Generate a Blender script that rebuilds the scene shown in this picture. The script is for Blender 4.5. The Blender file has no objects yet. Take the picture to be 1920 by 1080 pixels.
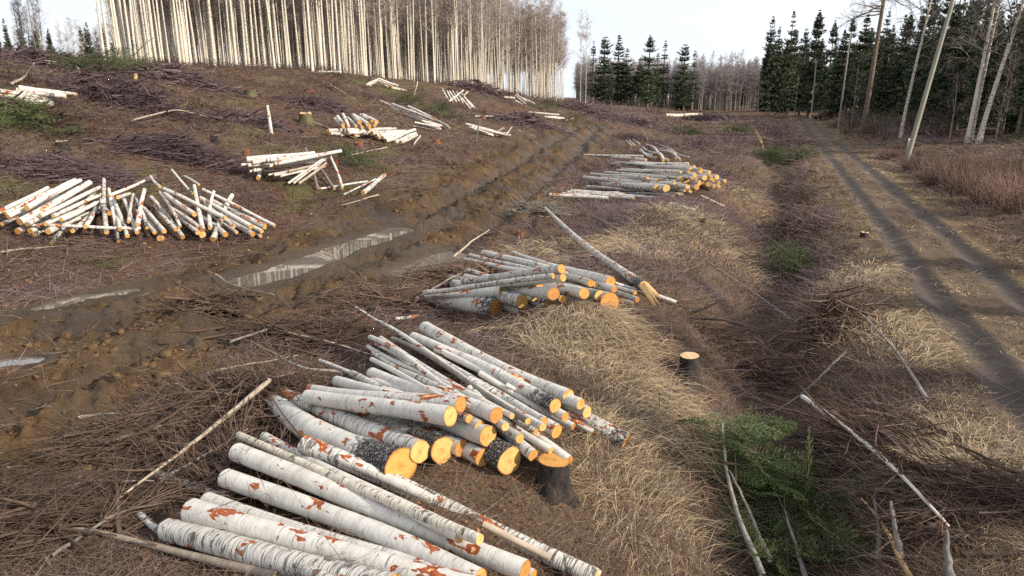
import bpy, math, random
import numpy as np
from mathutils import Vector, Matrix

# ------------------------------------------------------------------ camera, sky, sun, exposure
sc = bpy.context.scene
C = sc.collection
R = math.radians
rng = np.random.default_rng(11)
random.seed(5)
FPX = 1297.0                                   # focal length in pixels of a 1920-wide frame
CAMH = 4.2
PITCH = math.atan(360 / FPX)
cd = bpy.data.cameras.new('camera'); cam = bpy.data.objects.new('camera', cd); C.objects.link(cam)
cam.location = (0, 0, CAMH); cam.rotation_euler = (math.pi / 2 - PITCH, 0, 0)
cd.sensor_width = 36; cd.lens = 36 * FPX / 1920; cd.clip_start = .1; cd.clip_end = 3000
sc.camera = cam
SUN_AZ, SUN_EL = R(118), R(27)                 # azimuth clockwise from +Y (view direction)
w = bpy.data.worlds.new('World'); sc.world = w; w.use_nodes = True
nt = w.node_tree; nt.nodes.clear()
wo = nt.nodes.new('ShaderNodeOutputWorld'); bg = nt.nodes.new('ShaderNodeBackground')
sky = nt.nodes.new('ShaderNodeTexSky'); sky.sky_type = 'NISHITA'; sky.sun_disc = False
sky.sun_elevation = SUN_EL; sky.sun_rotation = SUN_AZ; sky.air_density = 1.0; sky.dust_density = 2.5; sky.ozone_density = 1.0
# thin high cloud veiling most of the blue
tc = nt.nodes.new('ShaderNodeTexCoord'); mp = nt.nodes.new('ShaderNodeMapping'); mp.inputs['Scale'].default_value = (1.5, 1.5, 4)
nz = nt.nodes.new('ShaderNodeTexNoise'); nz.inputs['Scale'].default_value = 1.6; nz.inputs['Detail'].default_value = 6
rp = nt.nodes.new('ShaderNodeMapRange'); rp.inputs['From Min'].default_value = .3; rp.inputs['From Max'].default_value = .7
rp.inputs['To Min'].default_value = .76; rp.inputs['To Max'].default_value = .97
mx = nt.nodes.new('ShaderNodeMix'); mx.data_type = 'RGBA'; mx.inputs['B'].default_value = (12.6, 13.3, 14.4, 1)
L = nt.links.new
L(tc.outputs['Generated'], mp.inputs['Vector']); L(mp.outputs[0], nz.inputs['Vector']); L(nz.outputs['Fac'], rp.inputs['Value'])
L(rp.outputs[0], mx.inputs['Factor']); L(sky.outputs[0], mx.inputs['A']); L(mx.outputs['Result'], bg.inputs['Color'])
bg.inputs['Strength'].default_value = .063
L(bg.outputs[0], wo.inputs[0])
sl = bpy.data.lights.new('sun', 'SUN'); so = bpy.data.objects.new('sun', sl); C.objects.link(so)
sl.energy = 5.0; sl.angle = R(1.2); sl.color = (1, .9, .76)
sdir = Vector((math.sin(SUN_AZ) * math.cos(SUN_EL), math.cos(SUN_AZ) * math.cos(SUN_EL), math.sin(SUN_EL)))
so.rotation_euler = sdir.to_track_quat('Z', 'Y').to_euler(); so.location = (30, -20, 40)
sc.view_settings.view_transform = 'Standard'; sc.view_settings.look = 'None'
sc.view_settings.exposure = .48; sc.view_settings.gamma = 1
sc.render.engine = 'CYCLES'; sc.cycles.max_bounces = 5; sc.cycles.diffuse_bounces = 2; sc.cycles.glossy_bounces = 2
sc.cycles.transparent_max_bounces = 4; sc.cycles.use_denoising = False; sc.cycles.sample_clamp_indirect = 3

# ------------------------------------------------------------------ numeric helpers
def ss(a, b, x):
    t = np.clip((x - a) / (b - a), 0, 1); return t * t * (3 - 2 * t)
def _h(ix, iy, s):
    h = ix.astype(np.uint32) * np.uint32(374761393) + iy.astype(np.uint32) * np.uint32(668265263) + np.uint32((s * 144665 + 1013) & 0xffffffff)
    h = (h ^ (h >> np.uint32(13))) * np.uint32(1274126177); h = h ^ (h >> np.uint32(16))
    return h.astype(np.float64) / 4294967295.0
def vn(x, y, s=0):
    x = np.asarray(x, float); y = np.asarray(y, float)
    fx = np.floor(x); fy = np.floor(y); ix = fx.astype(np.int64); iy = fy.astype(np.int64)
    u = x - fx; v = y - fy; u = u * u * (3 - 2 * u); v = v * v * (3 - 2 * v)
    a = _h(ix, iy, s); b = _h(ix + 1, iy, s); c = _h(ix, iy + 1, s); d = _h(ix + 1, iy + 1, s)
    return (a + (b - a) * u) * (1 - v) + (c + (d - c) * u) * v
def fbm(x, y, o=4, s=0):
    r = 0; a = .5; t = 0
    for i in range(o):
        r = r + a * vn(x * 2 ** i + 17.3 * i, y * 2 ** i - 9.1 * i, s + i); t += a; a *= .5
    return r / t
def pdist(x, y, poly):
    d = np.full(np.shape(x), 1e9)
    for (x0, y0), (x1, y1) in zip(poly[:-1], poly[1:]):
        dx, dy = x1 - x0, y1 - y0
        t = np.clip(((x - x0) * dx + (y - y0) * dy) / (dx * dx + dy * dy), 0, 1)
        d = np.minimum(d, np.hypot(x - x0 - t * dx, y - y0 - t * dy))
    return d
def pq(x, y):
    return (4.7 + .375 * y - x) * .9363, .3511 * x + .9363 * y   # metres left of the road's middle, metres along it

# ------------------------------------------------------------------ terrain
def terrain0(x, y):
    p, q = pq(x, y)
    A = np.interp(q, [0, 34, 51, 82, 113, 160, 230], [6.1, 6.1, 6.25, 5.2, 3.6, 2.2, 1.4])
    p0 = np.interp(q, [5, 12, 20, 28, 60, 100], [20, 19, 16, 14.5, 15, 17])
    t = np.clip((p - p0) / (40 - p0), 0, 1)
    z = A * (.25 * t * t * (2 - t) + .75 * t) + np.clip(p - 40, 0, 110) * .03 * np.clip(A / 6, .1, 1)
    z = z + 1.0 * ss(80, 220, q) * ss(25, 8, p)
    dd = np.interp(q, [0, 40, 70], [1.3, 1.0, .35])
    z = z - dd * np.exp(-((p - 4.1 - .3 * np.sin(q * .5)) / 1.15) ** 2)
    z = z + (.2 + .42 * vn(q / 2.6, q * 0 + 3.3, 5)) * np.exp(-((p - 7.4) / 1.4) ** 2) * ss(60, 30, q)
    z = z + .3 * np.exp(-(((x - 1.5) / 1.1) ** 2 + ((y - 11.4) / 1.3) ** 2)) + .35 * np.exp(-(((x - 5.0) / 1.8) ** 2 + ((y - 22.0) / 2.6) ** 2))
    z = z + .8 * ss(-2.4, -6, p) + .5 * ss(-6, -13, p) + .6 * ss(-13, -40, p)
    return z

def ray(px, py):
    u = (px - 960) / FPX; v = (py - 540) / FPX
    c, s = math.cos(PITCH), math.sin(PITCH)
    return np.array([u, c - v * s, -s - v * c])   # per unit of depth along the view axis
TT = np.geomspace(3, 420, 420)
def hit(f, px, py, h=0.):
    d = ray(px, py)
    def first(T_, fn):
        e = CAMH + d[2] * T_ - fn(d[0] * T_, d[1] * T_) - h; i = int(np.argmax(e < 0))
        if e[i] >= 0: return None
        return T_[0] if i == 0 else T_[i - 1] + (T_[i] - T_[i - 1]) * e[i - 1] / (e[i - 1] - e[i] + 1e-9)
    t = first(TT, terrain0)
    if t is None: t = 300.
    if f is not terrain0:
        lo = t * .8; t2 = first(np.linspace(lo, t * 1.25, 90), f); t = t2 if t2 is not None else t
    return np.array([d[0] * t, d[1] * t, CAMH + d[2] * t])
def g0(*pts): return [tuple(hit(terrain0, a, b)[:2]) for a, b in pts]

MUD = g0((-160, 800), (0, 715), (200, 630), (480, 545), (700, 470), (880, 375), (1000, 300), (1075, 250), (1110, 232))
RUTS = [g0((-100, 640), (60, 590), (250, 556), (470, 530), (620, 480), (750, 432), (880, 360), (1000, 288), (1085, 240)),
        g0((560, 620), (680, 560), (800, 500), (860, 466), (950, 400), (1030, 335), (1080, 285), (1120, 240)),
        g0((-120, 860), (0, 790), (120, 735), (260, 680), (420, 610), (560, 570))]
PUD = [(g0((478, 528), (560, 502), (640, 470), (748, 434)), .66, .0),
       (g0((775, 512), (812, 494), (845, 480)), .6, .0),
       (g0((90, 580), (150, 562), (245, 549)), .3, .0),
       (g0((-60, 695), (10, 683), (62, 680)), .24, .0)]
PUDZ = []
for poly, wd, _ in PUD:
    zz = [float(terrain0(np.array(a), np.array(b))) for a, b in poly]
    PUDZ.append(min(zz) + .02)

def mudmask(x, y):
    d = pdist(x, y, MUD); hw = np.interp(y, [5, 14, 25, 60, 110], [3.3, 3.4, 2.7, 2.4, 2.1])
    return ss(hw + .9, hw - .7, d + 1.6 * (fbm(x * .7, y * .7, 3, 40) - .5))
def terrain(x, y):
    x = np.asarray(x, float); y = np.asarray(y, float)
    z = terrain0(x, y); p, q = pq(x, y)
    far = ss(140, 40, np.hypot(x, y))
    road = ss(2.3, 1.4, np.abs(p))
    m = mudmask(x, y)
    n = .34 * (fbm(x * .3, y * .3, 3, 1) - .5) + .16 * (fbm(x * 1.1, y * 1.1, 3, 2) - .5) + .07 * (fbm(x * 4, y * 4, 2, 3) - .5)
    z = z + n * (1 - .85 * road) * (.5 + .5 * far)
    # mud: lumps, clods and wheel ruts
    cl = np.abs(fbm(x * 1.3, y * 1.3, 3, 21) - .5) * 2
    z = z + m * (.20 * (.45 - cl) + .42 * (fbm(x * 2.3, y * 2.3, 3, 22) - .5) + .34 * np.abs(fbm(x * 5.5, y * 5.5, 2, 26) - .5) + .16 * (fbm(x * 9, y * 9, 2, 24) - .5))
    for i, rp_ in enumerate(RUTS):
        d = pdist(x, y, rp_) + .25 * (fbm(x * .9, y * .9, 2, 30 + i) - .5)
        z = z + far * (-.25 * np.exp(-(d / .30) ** 2) + .10 * np.exp(-((d - .8) / .3) ** 2) * (.4 + 1.2 * fbm(x * 2, y * 2, 2, 35 + i)))
    for (poly, wd, _), zw in zip(PUD, PUDZ):
        d = pdist(x, y, poly) + .3 * (fbm(x * 1.5, y * 1.5, 3, 50) - .5)
        k = ss(wd * 1.15, wd * .55, d); z = z * (1 - k) + (zw - .07) * k
        z = np.where(d < wd + 1.6, np.minimum(z, np.maximum(zw + .03 + .16 * np.maximum(0, d - wd), zw - .07)), z)
        ring = ss(wd * 1.9, wd * 1.2, d) * (1 - k); z = np.where(ring > 0, np.maximum(z, zw - .07 + .14 * ring), z)
    # road: two wheel tracks
    for c0 in (-.83, .83):
        dp = p - c0 + .12 * (fbm(q * .25, q * 0, 2, 60) - .5)
        z = z - .11 * np.exp(-(dp / .22) ** 2) + .04 * np.exp(-((np.abs(dp) - .42) / .12) ** 2) + .008 * np.sin(q * 40) * np.exp(-(dp / .2) ** 2) * ss(25, 8, q)
    return z
def tz(x, y): return float(terrain(np.array([x]), np.array([y]))[0])
def at(px, py, h=0.): return Vector(hit(terrain, px, py, h))

# ------------------------------------------------------------------ mesh helpers
def mesh(name, V, F, mats=(), smooth=True, attrs=None):
    """V (n,3); F list of int arrays (m,k)"""
    V = np.asarray(V, np.float32); me = bpy.data.meshes.new(name)
    Fs = [np.asarray(f, np.int32) for f in F if len(f)]
    me.vertices.add(len(V)); me.vertices.foreach_set('co', V.ravel())
    nl = sum(f.size for f in Fs); npoly = sum(len(f) for f in Fs)
    me.loops.add(nl); me.loops.foreach_set('vertex_index', np.concatenate([f.ravel() for f in Fs]))
    me.polygons.add(npoly)
    tot = np.concatenate([np.full(len(f), f.shape[1], np.int32) for f in Fs]); st = np.concatenate([[0], np.cumsum(tot)[:-1]]).astype(np.int32)
    me.polygons.foreach_set('loop_start', st)
    me.polygons.foreach_set('loop_total', tot)
    if smooth: me.polygons.foreach_set('use_smooth', np.ones(npoly, bool))
    for m_ in mats: me.materials.append(m_)
    if attrs:
        for k, a in attrs.items():
            a = np.asarray(a, np.float32)
            if a.ndim == 1:
                at_ = me.attributes.new(k, 'FLOAT', 'POINT'); at_.data.foreach_set('value', a)
            else:
                at_ = me.attributes.new(k, 'FLOAT_COLOR', 'POINT'); at_.data.foreach_set('color', np.concatenate([a, np.ones((len(a), 1), np.float32)], 1).ravel())
    me.update()
    return me
def obj(name, me, parent=None, loc=None):
    o = bpy.data.objects.new(name, me); C.objects.link(o)
    if parent is not None: o.parent = parent
    if loc is not None: o.location = loc
    return o
def tag(o, label=None, cat=None, group=None, kind=None):
    if label: o['label'] = label
    if cat: o['category'] = cat
    if group: o['group'] = group
    if kind: o['kind'] = kind
    return o
class MB:
    def __init__(s): s.V = []; s.F = {}; s.n = 0; s.A = []
    def add(s, V, *Fs, a=0.):
        V = np.asarray(V, float).reshape(-1, 3)
        for f in Fs:
            f = np.asarray(f, np.int64)
            if len(f): s.F.setdefault(f.shape[1], []).append(f + s.n)
        s.V.append(V); s.A.append(np.full(len(V), a) if np.isscalar(a) else np.asarray(a)); s.n += len(V)
        return s
    def build(s, name, mat, parent=None, smooth=True, loc=None, attr=None):
        me = mesh(name, np.concatenate(s.V), [np.concatenate(f) for f in s.F.values()], [mat] if mat else [], smooth,
                  {attr: np.concatenate(s.A)} if attr else None)
        return obj(name, me, parent, loc)
    def arrays(s): return np.concatenate(s.V), [np.concatenate(f) for f in s.F.values()]
def tubes(P, Rr, seg=3):
    """batch of polylines P (n,k,3) with radii (n,k) -> verts, quads"""
    P = np.asarray(P, float); Rr = np.asarray(Rr, float); n, k, _ = P.shape
    T = np.gradient(P, axis=1); T /= np.linalg.norm(T, axis=2, keepdims=True) + 1e-9
    up = np.where(np.abs(T[:, :1, 2:3]) > .9, np.array([[[1., 0, 0]]]), np.array([[[0, 0, 1.]]])); up = np.repeat(up, k, 1)
    U = np.cross(T, up); U /= np.linalg.norm(U, axis=2, keepdims=True) + 1e-9; W = np.cross(T, U)
    an = np.arange(seg) * 2 * math.pi / seg
    V = P[:, :, None] + Rr[:, :, None, None] * (np.cos(an)[None, None, :, None] * U[:, :, None] + np.sin(an)[None, None, :, None] * W[:, :, None])
    b = (np.arange(n)[:, None, None] * k + np.arange(k - 1)[None, :, None]) * seg
    j = np.arange(seg)[None, None]; j2 = (j + 1) % seg
    Q = np.stack([b + j, b + j2, b + seg + j2, b + seg + j], -1).reshape(-1, 4)
    return V.reshape(-1, 3), Q
def wander(p0, d, L, k=4, bend=.15, drop=0., n=None):
    """n random curved polylines from starts p0 (n,3) along directions d (n,3) with lengths L (n,)"""
    n = len(p0); d = d / (np.linalg.norm(d, axis=1, keepdims=True) + 1e-9)
    P = np.zeros((n, k, 3)); P[:, 0] = p0; cur = d.copy()
    for i in range(1, k):
        cur = cur + rng.normal(0, bend, (n, 3)); cur[:, 2] -= drop; cur /= np.linalg.norm(cur, axis=1, keepdims=True)
        P[:, i] = P[:, i - 1] + cur * (L / (k - 1))[:, None]
    return P

def spikes(P0, D, Ln, w):
    """thin flat twigs: diamonds from P0 along D"""
    n = len(P0); D = D / (np.linalg.norm(D, axis=1, keepdims=True) + 1e-9); S = np.cross(D, rng.normal(0, .35, (n, 3)) + [0, 0, 1]); S /= np.linalg.norm(S, axis=1, keepdims=True) + 1e-9
    Ln = np.asarray(Ln).reshape(-1, 1) * np.ones((n, 1)); w = np.asarray(w).reshape(-1, 1) * np.ones((n, 1)); mid = P0 + D * Ln * .35 + rng.normal(0, .03, (n, 3)) * Ln
    e = P0 + D * Ln; return np.stack([P0, mid - S * w, e, mid + S * w], 1).reshape(-1, 3), np.arange(n * 4).reshape(-1, 4)

# ------------------------------------------------------------------ materials
class M_:
    def __init__(s, name, rough=.85, spec=.2):
        s.m = bpy.data.materials.new(name); s.m.use_nodes = True; s.t = s.m.node_tree; s.t.nodes.clear()
        s.o = s.n('OutputMaterial'); s.b = s.n('BsdfPrincipled'); s.l(s.b.outputs[0], s.o.inputs[0])
        s.b.inputs['Roughness'].default_value = rough; s.b.inputs['Specular IOR Level'].default_value = spec
        s.co = None
    def n(s, t): return s.t.nodes.new('ShaderNode' + t)
    def l(s, a, b): s.t.links.new(a, b)
    def coord(s, kind='Object', scale=(1, 1, 1), rnd=True):
        tc = s.n('TexCoord'); mp = s.n('Mapping'); mp.inputs['Scale'].default_value = scale
        if rnd:
            oi = s.n('ObjectInfo'); ad = s.n('VectorMath'); ad.operation = 'MULTIPLY_ADD'
            cb = s.n('CombineXYZ'); s.l(oi.outputs['Random'], cb.inputs[0]); s.l(oi.outputs['Random'], cb.inputs[2])
            s.l(cb.outputs[0], ad.inputs[0]); ad.inputs[1].default_value = (37, 11, 53); s.l(tc.outputs[kind], ad.inputs[2])
            s.l(ad.outputs[0], mp.inputs['Vector'])
        else: s.l(tc.outputs[kind], mp.inputs['Vector'])
        return mp.outputs[0]
    def geo(s, scale=1.):
        g = s.n('NewGeometry'); v = s.n('VectorMath'); v.operation = 'SCALE'; v.inputs['Scale'].default_value = scale
        s.l(g.outputs['Position'], v.inputs[0]); return v.outputs[0]
    def noise(s, vec, scale=5., detail=4., rough=.55, dist=0.):
        n = s.n('TexNoise'); s.l(vec, n.inputs['Vector']); n.inputs['Scale'].default_value = scale
        n.inputs['Detail'].default_value = detail; n.inputs['Roughness'].default_value = rough; n.inputs['Distortion'].default_value = dist
        return n.outputs['Fac']
    def rng(s, v, a, b, c=0., d=1., smooth=False):
        n = s.n('MapRange'); s.l(v, n.inputs['Value'])
        if smooth: n.interpolation_type = 'SMOOTHSTEP'
        for k, x in zip(('From Min', 'From Max', 'To Min', 'To Max'), (a, b, c, d)): n.inputs[k].default_value = x
        return n.outputs[0]
    def attr(s, name, comp=None):
        n = s.n('Attribute'); n.attribute_name = name
        if comp is None: return n.outputs['Fac']
        sp = s.n('SeparateColor'); s.l(n.outputs['Color'], sp.inputs[0]); return sp.outputs[comp]
    def math(s, op, a, b):
        n = s.n('Math'); n.operation = op
        for i, x in enumerate((a, b)):
            if isinstance(x, (int, float)): n.inputs[i].default_value = x
            else: s.l(x, n.inputs[i])
        return n.outputs[0]
    def mix(s, f, a, b):
        n = s.n('Mix'); n.data_type = 'RGBA'
        if isinstance(f, (int, float)): n.inputs['Factor'].default_value = f
        else: s.l(f, n.inputs['Factor'])
        for k, x in (('A', a), ('B', b)):
            if isinstance(x, tuple): n.inputs[k].default_value = (*x, 1)
            else: s.l(x, n.inputs[k])
        return n.outputs['Result']
    def rand(s): return s.n('ObjectInfo').outputs['Random']
    def col(s, c):
        if isinstance(c, tuple): s.b.inputs['Base Color'].default_value = (*c, 1)
        else: s.l(c, s.b.inputs['Base Color'])
        return s
    def bump(s, h, st=.3, d=.02):
        n = s.n('Bump'); n.inputs['Strength'].default_value = st; n.inputs['Distance'].default_value = d
        s.l(h, n.inputs['Height']); s.l(n.outputs[0], s.b.inputs['Normal']); return s
    def trans(s, w_):
        s.b.inputs['Transmission Weight'].default_value = 0; s.b.inputs['Subsurface Weight'].default_value = w_ ; return s

def bark_mat(name, wounds, warm, dark_amt):
    m = M_(name, .7, .25); c1 = m.coord(scale=(5, 5, 75)); c2 = m.coord(scale=(6, 6, 11)); c3 = m.coord(scale=(3.2, 3.2, 2.2)); c4 = m.coord(scale=(9, 9, 9)); c5 = m.coord(scale=(6, 6, 3.2))
    base = m.mix(m.noise(c3, 1.3, 3), (.54, .48, .39) if warm else (.47, .45, .41), (.69, .63, .53) if warm else (.62, .595, .545))
    base = m.mix(m.rng(m.noise(c4, .9, 3), .52, .75, 0, .5), base, (.42, .38, .31))
    c6 = m.coord(scale=(.6, .6, 7)); base = m.mix(m.rng(m.noise(c6, 1., 4, .6), .45, .62, 0, .45), base, (.36, .33, .29))
    pk = m.rng(m.rand(), .0, 1., -.10, .06)                               # some logs greyer and scalier than others
    len_ = m.rng(m.math('ADD', m.noise(c1, 1., 2, .5), pk), .575, .64)
    col = m.mix(m.math('MULTIPLY', len_, .85), base, (.07, .055, .045))
    blot = m.rng(m.math('ADD', m.noise(c2, 1., 5, .65), pk), .64 - .06 * dark_amt, .70 - .05 * dark_amt)
    col = m.mix(m.math('MULTIPLY', blot, .85), col, (.05, .042, .036))
    hgt = m.math('SUBTRACT', m.noise(c4, 2.5, 4), m.math('MULTIPLY', blot, .5))
    if wounds:
        wv = m.noise(c5, 1., 3, .55, .4)
        wn = m.rng(wv, .61, .625)
        wc = m.mix(m.rng(m.noise(c4, 2, 3), .4, .62), (.22, .05, .02), (.36, .10, .035))
        wc = m.mix(m.rng(wv, .70, .71), wc, (.68, .40, .16))
        col = m.mix(wn, col, wc); hgt = m.math('SUBTRACT', hgt, m.math('MULTIPLY', wn, .8))
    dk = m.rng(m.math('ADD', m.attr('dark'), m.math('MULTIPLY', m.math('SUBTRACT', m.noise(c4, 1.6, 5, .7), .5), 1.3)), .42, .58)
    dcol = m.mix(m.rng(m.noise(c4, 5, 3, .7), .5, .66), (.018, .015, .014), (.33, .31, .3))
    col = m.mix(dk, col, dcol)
    m.col(col); m.bump(hgt, .5, .012); return m.m
BARK = bark_mat('birch_bark', True, False, .6)
BARKW = bark_mat('birch_bark_stand', False, True, .5)

def simple(name, c1, c2, scale=6., rough=.85, stretch=(1, 1, 1), bump=.3, rnd=.0, detail=5):
    m = M_(name, rough, .2); co = m.coord(scale=stretch); f = m.rng(m.noise(co, scale, detail, .6), .32, .68)
    c = m.mix(f, c1, c2)
    if rnd:
        h = m.n('HueSaturation'); m.l(c, h.inputs['Color']); m.l(m.rng(m.rand(), 0, 1, 1 - rnd, 1 + rnd), h.inputs['Value']); c = h.outputs[0]
    m.col(c)
    if bump: m.bump(m.noise(co, scale * 1.5, 4), bump, .02)
    return m.m
# freshly cut birch/alder end grain
m = M_('cut_wood', .75, .2); co = m.coord(scale=(1, 1, 1)); rad = m.attr('rad')
c = m.mix(m.rng(m.rand(), 0, .6), (.66, .46, .19), (.53, .29, .075)); c = m.mix(m.rng(m.rand(), .6, 1.), c, (.36, .165, .05))
c = m.mix(m.rng(m.noise(co, 14, 4), .35, .7, 0, .55), c, (.40, .17, .03))
rg = m.n('TexWave'); rg.wave_type = 'RINGS'; rg.rings_direction = 'Z'; rg.inputs['Scale'].default_value = 14; rg.inputs['Distortion'].default_value = 2.5
rg.inputs['Detail'].default_value = 2; m.l(m.coord(rnd=False), rg.inputs['Vector'])
c = m.mix(m.math('MULTIPLY', rg.outputs['Fac'], .16), c, (.40, .15, .02))
c = m.mix(m.rng(m.noise(co, 4, 4, .7), .55, .7, 0, .75), c, (.26, .12, .04)); c = m.mix(m.rng(m.noise(m.coord(scale=(3, 40, 1)), 3, 2), .5, .75, 0, .35), c, (.72, .5, .22))
c = m.mix(m.rng(rad, .88, .98, 0, .85), c, (.22, .075, .02)); c = m.mix(m.rng(m.math('ADD', rad, m.math('MULTIPLY', m.noise(co, 10, 3), .25)), .42, .16, 0, .6), c, (.30, .12, .035))
m.col(c); m.bump(m.noise(co, 60, 3), .25, .004); CUT = m.m
m = M_('pale_cut_wood', .8, .2); co = m.coord(); m.col(m.mix(m.rng(m.noise(co, 12, 4), .3, .7), (.62, .45, .27), (.42, .27, .14))); PALE = m.m
SPLIT = simple('split_wood', (.52, .36, .18), (.36, .21, .09), 7, .8, (4, 4, .6), .4)
STRIP = simple('peeled_pole', (.40, .33, .26), (.25, .20, .155), 5, .75, (3, 3, .8), .2, .2)
BROWNB = simple('brown_bark', (.13, .095, .07), (.24, .19, .15), 7, .9, (2, 2, .7), .5, .2)
GREYB = simple('grey_bark', (.24, .22, .2), (.13, .115, .10), 6, .85, (3, 3, 1), .4, .25)
BLACKB = simple('black_bark', (.012, .010, .009), (.05, .042, .037), 14, .95, (1, 1, .5), .9)
PINEB = simple('pine_bark', (.085, .062, .05), (.22, .165, .125), 5, .95, (3, 3, .8), .9)
POLEW = simple('pole_wood', (.19, .19, .15), (.30, .285, .23), 4, .8, (5, 5, .25), .2)
WHITEP = simple('white_paint', (.8, .8, .78), (.7, .7, .68), 4, .6, bump=0)
RUST = simple('rusty_metal', (.15, .08, .045), (.23, .15, .10), 3, .8, bump=.3)
DARKM = simple('dark_metal', (.03, .028, .027), (.07, .06, .055), 4, .6, bump=.1)
GLASSD = simple('dusty_glass', (.015, .017, .02), (.03, .03, .032), 3, .25, bump=0)
WIRE = simple('wire', (.05, .05, .055), (.08, .08, .08), 3, .6, bump=0)
CERAM = simple('ceramic', (.6, .6, .58), (.5, .5, .48), 3, .3, bump=0)
REDROT = simple('red_alder_wood', (.13, .045, .022), (.23, .095, .045), 9, .9, (1, 1, 1), .7)
CHIP = simple('wood_chip', (.42, .24, .11), (.30, .14, .055), 8, .85, bump=0, rnd=.3)
def twigmat(name, c1, c2, rnd=.35):
    m = M_(name, .8, .25); g = m.geo(); f = m.rng(m.noise(g, 2.3, 3), .3, .7); f2 = m.rng(m.noise(g, 30, 2), .3, .7)
    c = m.mix(f, c1, c2); c = m.mix(m.math('MULTIPLY', f2, .5), c, tuple(min(1, x * 1.6) for x in c2))
    h = m.n('HueSaturation'); m.l(c, h.inputs['Color']); m.l(m.rng(m.rand(), 0, 1, 1 - rnd, 1 + rnd), h.inputs['Value'])
    m.col(h.outputs[0]); return m.m
TWIG = twigmat('brown_twigs', (.050, .031, .023), (.102, .067, .049))
PURP = twigmat('purple_birch_twigs', (.074, .046, .050), (.115, .080, .083))
REDT = twigmat('reddish_willow_twigs', (.095, .056, .043), (.135, .086, .067))
GTWIG = twigmat('grey_twigs', (.085, .070, .058), (.135, .115, .098))
CROWN = twigmat('birch_crown_twigs', (.24, .20, .185), (.30, .25, .225), .15)
CROWNG = twigmat('grey_crown_twigs', (.19, .165, .16), (.27, .24, .235), .15)
STRAW = twigmat('dry_grass', (.20, .145, .088), (.33, .25, .155), .4)
STRAWD = twigmat('dull_dry_grass', (.115, .08, .048), (.20, .145, .09), .4)
LEAF = twigmat('leaf_litter', (.085, .042, .026), (.165, .086, .048), .5)
def needles(name, c1, c2):
    m = M_(name, .65, .3); g = m.geo(); c = m.mix(m.rng(m.noise(g, 1.2, 4), .3, .7), c1, c2)
    h = m.n('HueSaturation'); m.l(c, h.inputs['Color']); m.l(m.rng(m.rand(), 0, 1, .75, 1.25), h.inputs['Value']); m.col(h.outputs[0]); return m.m
SPR = needles('spruce_needles', (.034, .050, .026), (.082, .100, .050))
SPRG = needles('cut_spruce_needles', (.045, .068, .024), (.115, .14, .048))
SPRL = needles('larch_brown_twigs', (.10, .065, .04), (.16, .11, .07))
MOSS = needles('moss', (.05, .05, .022), (.105, .095, .04))
GRN = needles('green_grass', (.09, .13, .03), (.16, .19, .06))

# ------------------------------------------------------------------ ground sheets
m = M_('ground', .95, .12); g = m.geo()
n1 = m.noise(g, .6, 5, .6); n2 = m.noise(g, 5, 5, .65); n3 = m.noise(g, 26, 4, .65); n4 = m.noise(g, 90, 3, .6)
lit = m.mix(m.rng(n2, .35, .65), (.046, .026, .016), (.128, .076, .047))
lit = m.mix(m.rng(n3, .45, .7, 0, .8), lit, (.15, .10, .07))
lit = m.mix(m.rng(n3, .48, .3, 0, .8), lit, (.028, .018, .015))
lit = m.mix(m.rng(n1, .5, .7, 0, .5), lit, (.125, .088, .082)); lit = m.mix(m.rng(n1, .46, .3, 0, .6), lit, (.16, .09, .052))
straw = m.mix(m.rng(n3, .35, .65), (.10, .069, .04), (.235, .172, .10))
straw = m.mix(m.rng(n4, .4, .6, 0, .5), straw, (.12, .08, .045))
mud = m.mix(m.rng(n1, .38, .62), (.055, .034, .020), (.16, .097, .043))
mud = m.mix(m.rng(n2, .4, .7, 0, .7), mud, (.042, .029, .021)); mud = m.mix(m.rng(n4, .4, .7, 0, .5), mud, (.11, .074, .044)); mud = m.mix(m.math('MULTIPLY', m.attr('m2', 1), .55), mud, (.040, .026, .017))
road = m.mix(m.rng(n2, .3, .7), (.066, .054, .047), (.112, .092, .081)); road = m.mix(m.rng(n4, .45, .7, 0, .4), road, (.125, .104, .092))
moss = m.mix(m.rng(n3, .35, .65), (.07, .075, .025), (.13, .14, .045))
c = m.mix(m.attr('m1', 2), lit, straw); c = m.mix(m.attr('m2', 0), c, moss)
c = m.mix(m.attr('m1', 0), c, mud); c = m.mix(m.attr('m1', 1), c, road)
m.col(c)
wet = m.attr('m2', 1); rr = m.math('SUBTRACT', .95, m.math('MULTIPLY', wet, m.rng(n2, .3, .7, .25, .6))); m.l(rr, m.b.inputs['Roughness'])
m.l(m.math('ADD', .12, m.math('MULTIPLY', wet, .2)), m.b.inputs['Specular IOR Level'])
m.bump(m.math('ADD', m.math('ADD', m.math('MULTIPLY', n3, .7), m.math('MULTIPLY', n4, .35)), m.math('MULTIPLY', m.math('MULTIPLY', n2, m.attr('m1', 0)), 2.2)), .95, .06); GROUND = m.m
m = M_('puddle_water', .03, 1.0); g = m.geo(); m.col((.13, .115, .095)); m.bump(m.noise(g, 3, 2), .02, .01); WATER = m.m

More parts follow.
